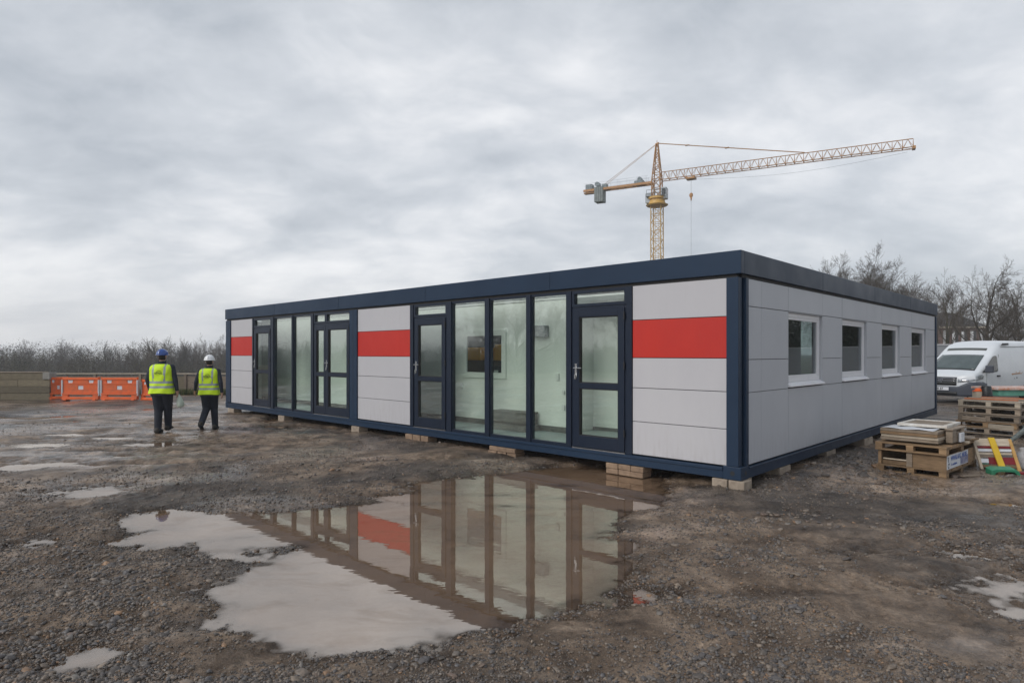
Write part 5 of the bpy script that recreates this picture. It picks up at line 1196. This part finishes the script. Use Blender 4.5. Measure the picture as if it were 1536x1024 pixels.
q = MB(); rg = [[(r_ * math.cos(t), r_ * math.sin(t), z) for t in np.linspace(0, 2 * math.pi, 28, endpoint=False)] for z, r_ in ((24.0, 1.5), (24.15, 1.65), (24.25, 1.3), (24.9, 1.1), (25.0, 1.35), (25.3, 1.35))]; q.loft(rg); q.build('slew_ring', MT['crane_y'], cr_)
q = MB(); lattice(q, (0, 0, 25.3), (0, 0, 28.0), 1.25, 1.25, 2, .10, .06); q.build('tower_head', MT['crane_o'], cr_)
q = MB(); q.box(-.75, -1.6, -.7, .7, 24.5, 25.9); q.build('control_cabinet', pmat('pale_grey_steel', (.42, .46, .50), (.30, .33, .36), 3, .5), cr_)
q = MB(); q.box(.7, 1.55, -.65, .55, 24.9, 26.6); cbn = q.build('driver_cab', pmat('pale_grey_steel2', (.46, .50, .54), (.34, .38, .41), 3, .5), cr_, bevel=.08); q = MB(); q.box(1.551, 1.57, -.5, .4, 25.5, 26.4); q.box(.9, 1.45, -.67, -.651, 25.5, 26.4); q.build('pane', MT['dark_glass'], cbn)
q = MB(); [q.tube((x, y, 25.35), (x, y, 26.3), .03) for x in (-1.3, 0, 1.3) for y in (-1.1, 1.1)]; [q.tube((-1.3, y, z), (1.3, y, z), .03) for y in (-1.1, 1.1) for z in (25.8, 26.3)]; q.box(-1.4, 1.4, -1.15, 1.15, 25.31, 25.37); q.build('platform_rail', MT['grey_dark'], cr_)
q = MB(); lattice(q, (0, 0, 28.0), (0, 0, 33.3), 1.25, .28, 6, .085, .045); q.tube((-.25, 0, 33.3), (.3, 0, 33.45), .14); q.tube((0, 0, 33.3), (0, 0, 33.9), .04); q.build('tower_peak', MT['crane_o'], cr_)
JL = 32.6
q = MB(); lattice(q, (.65, 0, 27.75), (JL, 0, 27.75), 1.1, 1.0, 28, .058, .026, tri=True, hA=1.25, hB=1.15); q.build('jib', MT['crane_o'], cr_)
q = MB(); q.box(-11.6, -.6, -.62, -.42, 27.35, 27.70); q.box(-11.6, -.6, .42, .62, 27.35, 27.70); [q.box(-x, -x + .1, -.42, .42, 27.45, 27.55) for x in np.arange(1.2, 11.6, 1.3)]; q.box(-11.6, -8.9, -.41, .41, 27.1, 27.3); q.build('counter_jib', MT['crane_o'], cr_)
q = MB(); [q.tube((-x, y, 27.7), (-x, y, 28.6), .022) for x in np.arange(1.5, 11.6, 1.5) for y in (-.6, .6)]; [q.tube((-11.5, y, z), (-1.2, y, z), .018) for y in (-.6, .6) for z in (28.15, 28.6)]; q.build('hand_rail', pmat('galvanised', (.48, .52, .56), None, 5, .5), cr_)
q = MB(); [q.box(-9.75 + k * .36, -9.42 + k * .36, -.75, .75, 25.55, 27.9) for k in range(4)]; q.build('counterweight', pmat('concrete_ballast', (.25, .28, .27), (.16, .18, .18), 2, .85), cr_, bevel=.03)
q = MB(); q.box(-11.3, -2.0, -.08, .08, 27.705, 27.80); q.box(-11.3, -10.2, -.5, .5, 27.72, 28.5); q.tube((-9.4, -.5, 28.4), (-9.4, .5, 28.4), .38); q.box(-8.6, -7.8, -.4, .4, 27.72, 28.3); q.tube((-2.6, -.45, 28.3), (-2.6, .45, 28.3), .35); q.box(-3.4, -2.0, -.5, .5, 27.72, 28.1); q.build('winch', pmat('winch_grey', (.20, .25, .27), (.12, .15, .16), 3, .5), cr_, bevel=.04)
q = MB()
for y in (-.12, .12): q.tube((.1, y, 33.4), (20.2, y * 1.0, 29.0), .035, .035, 5)
for y in (-.35, .35): q.tube((-.1, y * .3, 33.3), (-8.9, y, 27.8), .03, .03, 5)
for f_ in (.22, .5): q.box(.1 + 20 * f_ - .3, .1 + 20 * f_ + .3, -.16, .16, 33.4 - 4.4 * f_ - .05, 33.4 - 4.4 * f_ + .05)
q.build('tie_bar', MT['crane_o'], cr_)
q = MB(); q.box(4.4, 5.7, -.6, .6, 27.35, 27.6); [q.tube((x, -.62, 27.6), (x, .62, 27.6), .12, .12, 10) for x in (4.5, 5.6)]; q.build('trolley', MT['crane_o'], cr_)
q = MB(); q.tube((5.05, 0, 25.3), (5.05, 0, 27.35), .018, .018, 4); q.tube((5.05, 0, 3), (5.05, 0, 24.2), .014, .014, 4); q.build('hoist_rope', MT['grey_dark'], cr_)
q = MB(); q.ball((5.05, 0, 25.05), .28, .12, .36, 14, 8); q.tube((5.05, 0, 24.2), (5.05, 0, 24.75), .05, .16, 8); q.build('hook_block', MT['crane_o'], cr_, smooth=True)
q = MB(); pr_ = [(x, 0, 27.3 - 1.5 * math.sin(math.pi * min(1, (x - 5.6) / 26.4)) ** 1.0 * .55) for x in np.linspace(5.6, 32, 20)]; q.path(pr_, .012, 4); q.build('trolley_rope', MT['grey_dark'], cr_)
q = MB(); q.box(JL - .1, JL + .25, -.5, .5, 27.55, 27.9); q.build('jib_end_stop', MT['crane_o'], cr_)
q = MB(); q.box(-1.6, 1.6, -1.6, 1.6, -.3, .4); q.build('base_block', MT['brick'], cr_)

# ------------------------------------------------------------------ trees
def norm(v): return v / (np.linalg.norm(v) + 1e-9)
class Tree:
    def __init__(s, seed): s.r = np.random.default_rng(seed); s.seg = []
    def grow(s, p, d, L_, rad, lvl, P):
        n = P['n'][lvl]; step = L_ / n; pts = [p]; ds = [d]; r0 = rad
        for i in range(n):
            d = norm(d + s.r.normal(0, P['wig'][lvl], 3) + np.array([0, 0, P['up'][lvl]])); p = p + d * step; pts.append(p); ds.append(d)
        rt = rad * P['taper'][lvl]
        for i in range(n):
            a = rad + (rt - rad) * i / n; b = rad + (rt - rad) * (i + 1) / n; s.seg.append((pts[i], pts[i + 1], a, b, lvl))
        if lvl + 1 >= len(P['n']): return
        k = P['kids'][lvl]; k = max(1, int(k + s.r.integers(-1, 2)))
        for j in range(k):
            t = P['start'][lvl] + (1 - P['start'][lvl]) * (j + s.r.uniform(.2, .9)) / k; t = min(t, .999)
            f = t * n; i = int(f); q = pts[i] + (pts[i + 1] - pts[i]) * (f - i); dd = ds[i + 1]
            perp = norm(np.cross(dd, s.r.normal(0, 1, 3))); ang = R(s.r.uniform(*P['ang'][lvl])); nd = norm(dd * math.cos(ang) + perp * math.sin(ang))
            rr = (rad + (rt - rad) * t) * P['rr'][lvl]
            s.grow(q, nd, L_ * P['lr'][lvl] * s.r.uniform(.7, 1.15) * (1.15 - .45 * t), max(rr, P['rmin']), lvl + 1, P)
        s.grow(pts[-1], ds[-1], L_ * P['lr'][lvl] * .8, max(rt, P['rmin']), lvl + 1, P)
    def mesh(s, lv0, lv1, ns=4):
        sg = [q for q in s.seg if lv0 <= q[4] <= lv1]
        A = np.array([q[0] for q in sg]); B = np.array([q[1] for q in sg]); ra = np.array([q[2] for q in sg]); rb = np.array([q[3] for q in sg])
        d = B - A; d /= np.linalg.norm(d, axis=1, keepdims=True) + 1e-9
        ref = np.where(np.abs(d[:, 2:3]) > .9, np.array([[1., 0, 0]]), np.array([[0, 0, 1.]])); u = np.cross(d, ref); u /= np.linalg.norm(u, axis=1, keepdims=True); v = np.cross(d, u)
        an = np.arange(ns) * 2 * math.pi / ns; ring = u[:, None] * np.cos(an)[None, :, None] + v[:, None] * np.sin(an)[None, :, None]
        V0 = A[:, None] + ring * ra[:, None, None]; V1 = (B + d * rb[:, None] * .3)[:, None] + ring * rb[:, None, None]
        Vv = np.concatenate([V0, V1], 1).reshape(-1, 3); k = np.arange(ns); f = np.stack([k, (k + 1) % ns, ns + (k + 1) % ns, ns + k], 1)
        return Vv, (f[None] + (np.arange(len(sg)) * 2 * ns)[:, None, None]).reshape(-1, 4)
def bark(name, a, b_): return pmat(name, a, b_, 1.2, .9)
MT['bark'] = bark('dark_bark', (.085, .070, .055), (.040, .034, .026)); MT['twig'] = bark('twig_bark', (.115, .092, .072), (.065, .053, .042))
MT['moss_bark'] = bark('mossy_bark', (.085, .088, .040), (.045, .045, .025))
PB = dict(n=[7, 7, 6, 5, 4, 3], wig=[.05, .09, .10, .11, .13, .14], up=[.03, .07, .05, .03, .02, .0], taper=[.5, .3, .3, .35, .4, .5], kids=[9, 6, 5, 5, 3], start=[.22, .2, .18, .12, .1],
          ang=[(22, 48), (22, 48), (24, 50), (25, 52), (25, 52)], lr=[.78, .62, .60, .60, .58], rr=[.42, .5, .52, .6, .7], rmin=.0085)
def bare_tree(seed, P, trunkmat, h=10.0, L0=.55, rad=.15):
    T = Tree(seed); T.grow(np.zeros(3), np.array([0, 0, 1.0]), h * L0, rad, 0, P)
    top = max(q[1][2] for q in T.seg); sc = h / top; T.seg = [(a * sc, b * sc, r * sc ** .5, q * sc ** .5, l) for a, b, r, q, l in T.seg]
    e = empty('bare_tree'); v, f = T.mesh(0, 1, 7); np_mesh('trunk', v, f, trunkmat, e, fsize=4); v, f = T.mesh(2, 9, 3); np_mesh('crown', v, f, MT['twig'], e, fsize=4); return e
PB2 = dict(PB); PB2.update(kids=[8, 6, 5, 4, 3], start=[.06, .15, .15, .12, .1], wig=[.08, .14, .15, .15, .16, .16], ang=[(25, 58), (28, 56), (28, 55), (28, 56), (28, 56)], rr=[.62, .58, .58, .62, .7], lr=[.95, .60, .60, .58, .58])
PB3 = dict(PB); PB3.update(kids=[9, 5, 5, 4, 3], ang=[(18, 36), (20, 40), (22, 42), (25, 48), (25, 48)], up=[.04, .10, .08, .05, .03, .02])
protos = [bare_tree(3, PB, MT['bark']), bare_tree(5, PB2, MT['bark'], rad=.24), bare_tree(8, PB3, MT['moss_bark'], rad=.16), bare_tree(12, PB, MT['bark'])]
TR = [(1287, 58, 364, 0, 20, 'tall bare tree with a rounded fan of twigs rising highest above the cabin roof'), (1265, 66, 384, 0, 260, 'lower bare tree just left of the tallest one behind the cabin end'), (1243, 60, 372, 0, 100, 'bare tree furthest left above the cabin end roofline'),
      (1338, 57, 388, 0, 200, 'bare tree between the tallest one and the roof end'), (1380, 60, 404, 0, 150, 'bare tree just above the far end of the cabin roof'),
      (1416, 50, 402, 2, 40, 'mossy green-trunked bare tree beside the far cabin corner'), (1478, 44, 388, 1, 70, 'dark spreading multi-stemmed bare tree behind the white van'),
      (1531, 47, 400, 1, 250, 'dark bare tree cut by the right edge of the photo'),  (1320, 68, 394, 3, 45, 'slender bare tree just right of the tallest one'), (1512, 60, 440, 3, 330, 'small thin bare tree between the two dark ones on the right'),  
      (1640, 45, 380, 0, 30, ''), (1760, 48, 390, 3, 80, ''), (1900, 42, 370, 0, 130, ''), (2100, 44, 380, 3, 0, '')]
used = set()
def place_tree(pi, X, Y, Z, h, rz, lab, grp, cat='tree', wide=1.0):
    o = protos[pi] if pi not in used else copy_tree(protos[pi]); used.add(pi)
    o.location = (X, Y, Z); o.rotation_euler = (0, 0, R(rz)); s_ = h / 10.0; o.scale = (s_ * wide, s_ * wide, s_); tag(o, lab, cat, grp); return o
for i, (px, d, ty, pi, rz, lab) in enumerate(TR):
    X = (px - CX) / F * d; h = EYE + (HY - ty) * d / F + .3
    place_tree(pi, X, d, -.3, h, rz, lab or 'bare tree standing off to the right beyond the yard', 'bare trees beyond the far side of the yard')
# emergent trees along the wood on the left
EM = [(47, 128, 506, 0, 'bare tree standing above the wood at the far left'), (91, 125, 503, 3, 'tallest bare tree above the wood over the orange barriers'), (113, 127, 506, 2, 'bare tree right beside the tallest one above the barriers'), (30, 130, 512, 2, 'small bare tree above the wood near the left edge'),
      (243, 120, 504, 1, 'broad dark tree above the head of the worker in the blue helmet'), (282, 118, 503, 3, 'bare tree above the wood between the two workers'), (309, 116, 498, 2, 'thin bare tree above the wood over the white helmet'), (322, 118, 498, 0, 'thin bare tree nearest the cabin corner above the wood'), (205, 124, 509, 0, 'low bare tree above the wood left of the blue helmet')]
for px, d, ty, pi, lab in EM:
    X = (px - CX) / F * d; Z = gz_(X, d) - .1; h = EYE + (HY - ty) * d / F - Z; place_tree(pi, X, d, Z, h, px * 7 % 360, lab, 'trees standing above the left wood', wide=.8)
# out-of-frame trees that the glazing mirrors
for i in range(7):
    a = R(78 + i * 5.5); r_ = 52 + 9 * ((i * 37) % 3); X, Y = -r_ * math.sin(a), r_ * math.cos(a); place_tree(i % 4, X, Y, gz_(X, Y) - .2, 8.5 + (i * 29 % 5) * .6 - gz_(X, Y) * .6, i * 77, 'bare tree beside the yard outside the left edge of the photo', 'bare trees left of the yard')
# the wood itself: one mass of thin trunks, twigs and undergrowth
PW_ = dict(n=[5, 4, 3, 2], wig=[.08, .16, .2, .22], up=[.05, .12, .08, .05], taper=[.5, .4, .4, .5], kids=[9, 6, 5], start=[.15, .15, .1], ang=[(22, 50), (25, 55), (25, 60)], lr=[.5, .5, .55], rr=[.5, .6, .7], rmin=.017)
vars_ = []
for k in range(5):
    T = Tree(40 + k); T.grow(np.zeros(3), np.array([0, 0, 1.0]), 5.5, .13, 0, PW_); v, f = T.mesh(0, 9, 3); v = v / v[:, 2].max(); vars_.append((v, f))
VV, FF, CC = [], [], []; base = 0; wr = np.random.default_rng(5)
TC = np.array([(.070, .055, .038), (.085, .068, .046), (.058, .050, .034), (.074, .074, .034), (.095, .070, .042), (.052, .045, .038)])
for i in range(380):
    a = R(wr.uniform(20, 108)); r_ = wr.uniform(112, 168); X, Y = -r_ * math.sin(a), r_ * math.cos(a); Z = float(ground_h(np.array([X]), np.array([Y]))[0])
    h = wr.uniform(7.2, 9.6) + (r_ - 112) * .012 + 1.0 * math.sin(X * .09); v, f = vars_[wr.integers(5)]; t = wr.uniform(0, 6.28); w_ = h * wr.uniform(.75, 1.1)
    x = (v[:, 0] * math.cos(t) - v[:, 1] * math.sin(t)) * w_ + X; y = (v[:, 0] * math.sin(t) + v[:, 1] * math.cos(t)) * w_ + Y; VV.append(np.stack([x, y, v[:, 2] * h + Z], 1)); FF.append(f + base); base += len(v)
    c = TC[wr.integers(len(TC))] * wr.uniform(.75, 1.2); CC.append(np.tile(np.array([*c, 1]), (len(v), 1)))
o = np_mesh('woodland', np.concatenate(VV), np.concatenate(FF), MT['leaf'], colors=np.concatenate(CC), fsize=4, smooth=False); tag(o, 'hazy grey-brown leafless wood along the left horizon', 'wood', kind='stuff')
# undergrowth: small leaf and twig flecks
def flecks(n_cl, per, fpos, hr, rr_, cols, size):
    VV, CC = [], []
    for i in range(n_cl):
        X, Y = fpos(); Z = float(ground_h(np.array([X]), np.array([Y]))[0]); h = wr.uniform(*hr); r_ = wr.uniform(*rr_); c = np.array(cols[wr.integers(len(cols))]) * wr.uniform(.7, 1.25)
        u = wr.normal(0, 1, (per, 3)); u /= np.linalg.norm(u, axis=1, keepdims=True); u *= wr.uniform(.2, 1, (per, 1)) ** .5
        P = np.stack([X + u[:, 0] * r_, Y + u[:, 1] * r_, Z + h * (.5 + .5 * u[:, 2])], 1); s_ = size * wr.uniform(.5, 1.3, (per, 1)); T_ = P[:, None] + wr.normal(0, 1, (per, 3, 3)) * s_[:, None]
        VV.append(T_.reshape(-1, 3)); cc = c[None] * wr.uniform(.8, 1.2, (per, 1)); CC.append(np.repeat(np.concatenate([cc, np.ones((per, 1))], 1), 3, 0))
    V_ = np.concatenate(VV); return V_, np.arange(len(V_)).reshape(-1, 3), np.concatenate(CC)
def pos_wood():
    a = R(wr.uniform(20, 106)); r_ = wr.uniform(100, 150); return -r_ * math.sin(a), r_ * math.cos(a)
V_, F_, C_ = flecks(860, 900, pos_wood, (4.2, 8.8), (1.6, 3.6), [(.050, .046, .018), (.062, .050, .024), (.044, .036, .020), (.085, .080, .020), (.030, .027, .020), (.058, .040, .024)], .055)
o = np_mesh('undergrowth', V_, F_, MT['leaf'], colors=C_, smooth=False); tag(o, 'olive and brown undergrowth filling the foot of the left wood', 'undergrowth', kind='stuff')
def pos_far():
    a = R(wr.uniform(20, 100)); r_ = wr.uniform(190, 260); return -r_ * math.sin(a), r_ * math.cos(a)
V_, F_, C_ = flecks(300, 1000, pos_far, (9.0, 12.0), (3.5, 6), [(.06, .058, .05), (.07, .066, .055)], .10)
o = np_mesh('woodland', V_, F_, MT['leaf'], colors=C_, smooth=False); tag(o, 'farther paler belt of trees showing over the left wood', 'wood', kind='stuff')
# right: dark scrub under the trees and behind the hoarding
def pos_r():
    px = wr.uniform(1340, 1900); d = wr.uniform(48, 58); return (px - CX) / F * d, d
V_, F_, C_ = flecks(60, 500, pos_r, (.9, 1.6), (1.0, 2.0), [(.030, .034, .018), (.045, .045, .025), (.05, .045, .035)], .09)
o = np_mesh('hedge', V_, F_, MT['leaf'], colors=C_, smooth=False); tag(o, 'dark low scrub between the hoarding and the trees on the right', 'scrub', kind='stuff')
def pos_h():  # tall hedge added out of view so the side windows mirror something dark
    return wr.uniform(27, 50), wr.uniform(29.5, 32)
V_, F_, C_ = flecks(70, 900, pos_h, (4.0, 6.0), (1.2, 2.0), [(.030, .036, .020), (.04, .044, .024)], .07)
o = np_mesh('hedge', V_, F_, MT['leaf'], colors=C_, smooth=False); tag(o, 'tall dark hedge added out of view behind the hoarding to darken the side window reflections', 'hedge', kind='stuff')
# grey hoarding
e = empty('site_hoarding', (15.0, 27.5, 0), R(-4)); tag(e, 'plain grey hoarding with a pale capping behind the white van', 'hoarding')
for i in range(11):
    q = MB(); q.box(i * 2.44 + .004, i * 2.44 + 2.436, 0, .04, .0, 2.02); q.build('hoarding_panel', pmat('hoarding_grey', (.27, .28, .30), (.24, .25, .27), 1, .6) if i == 0 else bpy.data.materials['hoarding_grey'], e, bevel=.003)
q = MB(); q.box(0, 26.84, -.03, .07, 2.022, 2.075); q.build('capping', MT['panel'], e)
# brick building
X0, X1, Yb = (1408 - CX) / F * 108, (1475 - CX) / F * 108, 108.0; Wb = X1 - X0
e = empty('brick_building', (X0, Yb, 0), R(-6)); tag(e, 'dark brick building with pitched roof and tall white-framed bays seen through the bare trees', 'building')
q = MB(); q.box(0, Wb, 0, 10, 0, 6.2); wl = q.build('wall', pmat('dark_brick', (.17, .085, .065), (.10, .055, .045), 2, .85), e)
q = MB(); ov = .3; q.add([(-ov, -ov, 6.2), (Wb + ov, -ov, 6.2), (Wb + ov, 10.3, 6.2), (-ov, 10.3, 6.2), (1.2, 5, 8.9), (Wb - 2.6, 5, 8.9)], [(0, 1, 5, 4), (1, 2, 5), (2, 3, 4, 5), (3, 0, 4), (0, 3, 2, 1)]); rf = q.build('roof', pmat('slate_roof', (.055, .05, .05), (.035, .033, .033), 2, .7), e)
q = MB(); q.box(-ov, Wb + ov, -ov - .08, -ov, 6.0, 6.25); q.build('gutter', MT['palewood'], rf)
for k in range(5):
    x = .7 + k * 1.45; q = MB(); q.box(x, x + .42, -.12, -.01, .6, 5.6); w_ = q.build('window', MT['white'], e); q = MB(); q.box(x + .44, x + .95, -.06, -.005, .6, 5.6); q.build('pane', MT['dark_glass'], w_)
# haze
mh = bpy.data.materials.new('haze_air'); mh.use_nodes = True; nt = mh.node_tree; nt.nodes.remove(nt.nodes['Principled BSDF']); pv = nt.nodes.new('ShaderNodeVolumePrincipled')
pv.inputs['Color'].default_value = (.93, .95, 1, 1); pv.inputs['Density'].default_value = .0010; nt.links.new(pv.outputs[0], nt.nodes['Material Output'].inputs['Volume'])
HAZE = True
if HAZE:
    q = MB(); q.box(-730, 730, -730, 730, -8.2, 40); o = q.build('haze', mh, None); tag(o, 'thin damp haze over the whole site', 'haze', kind='stuff')
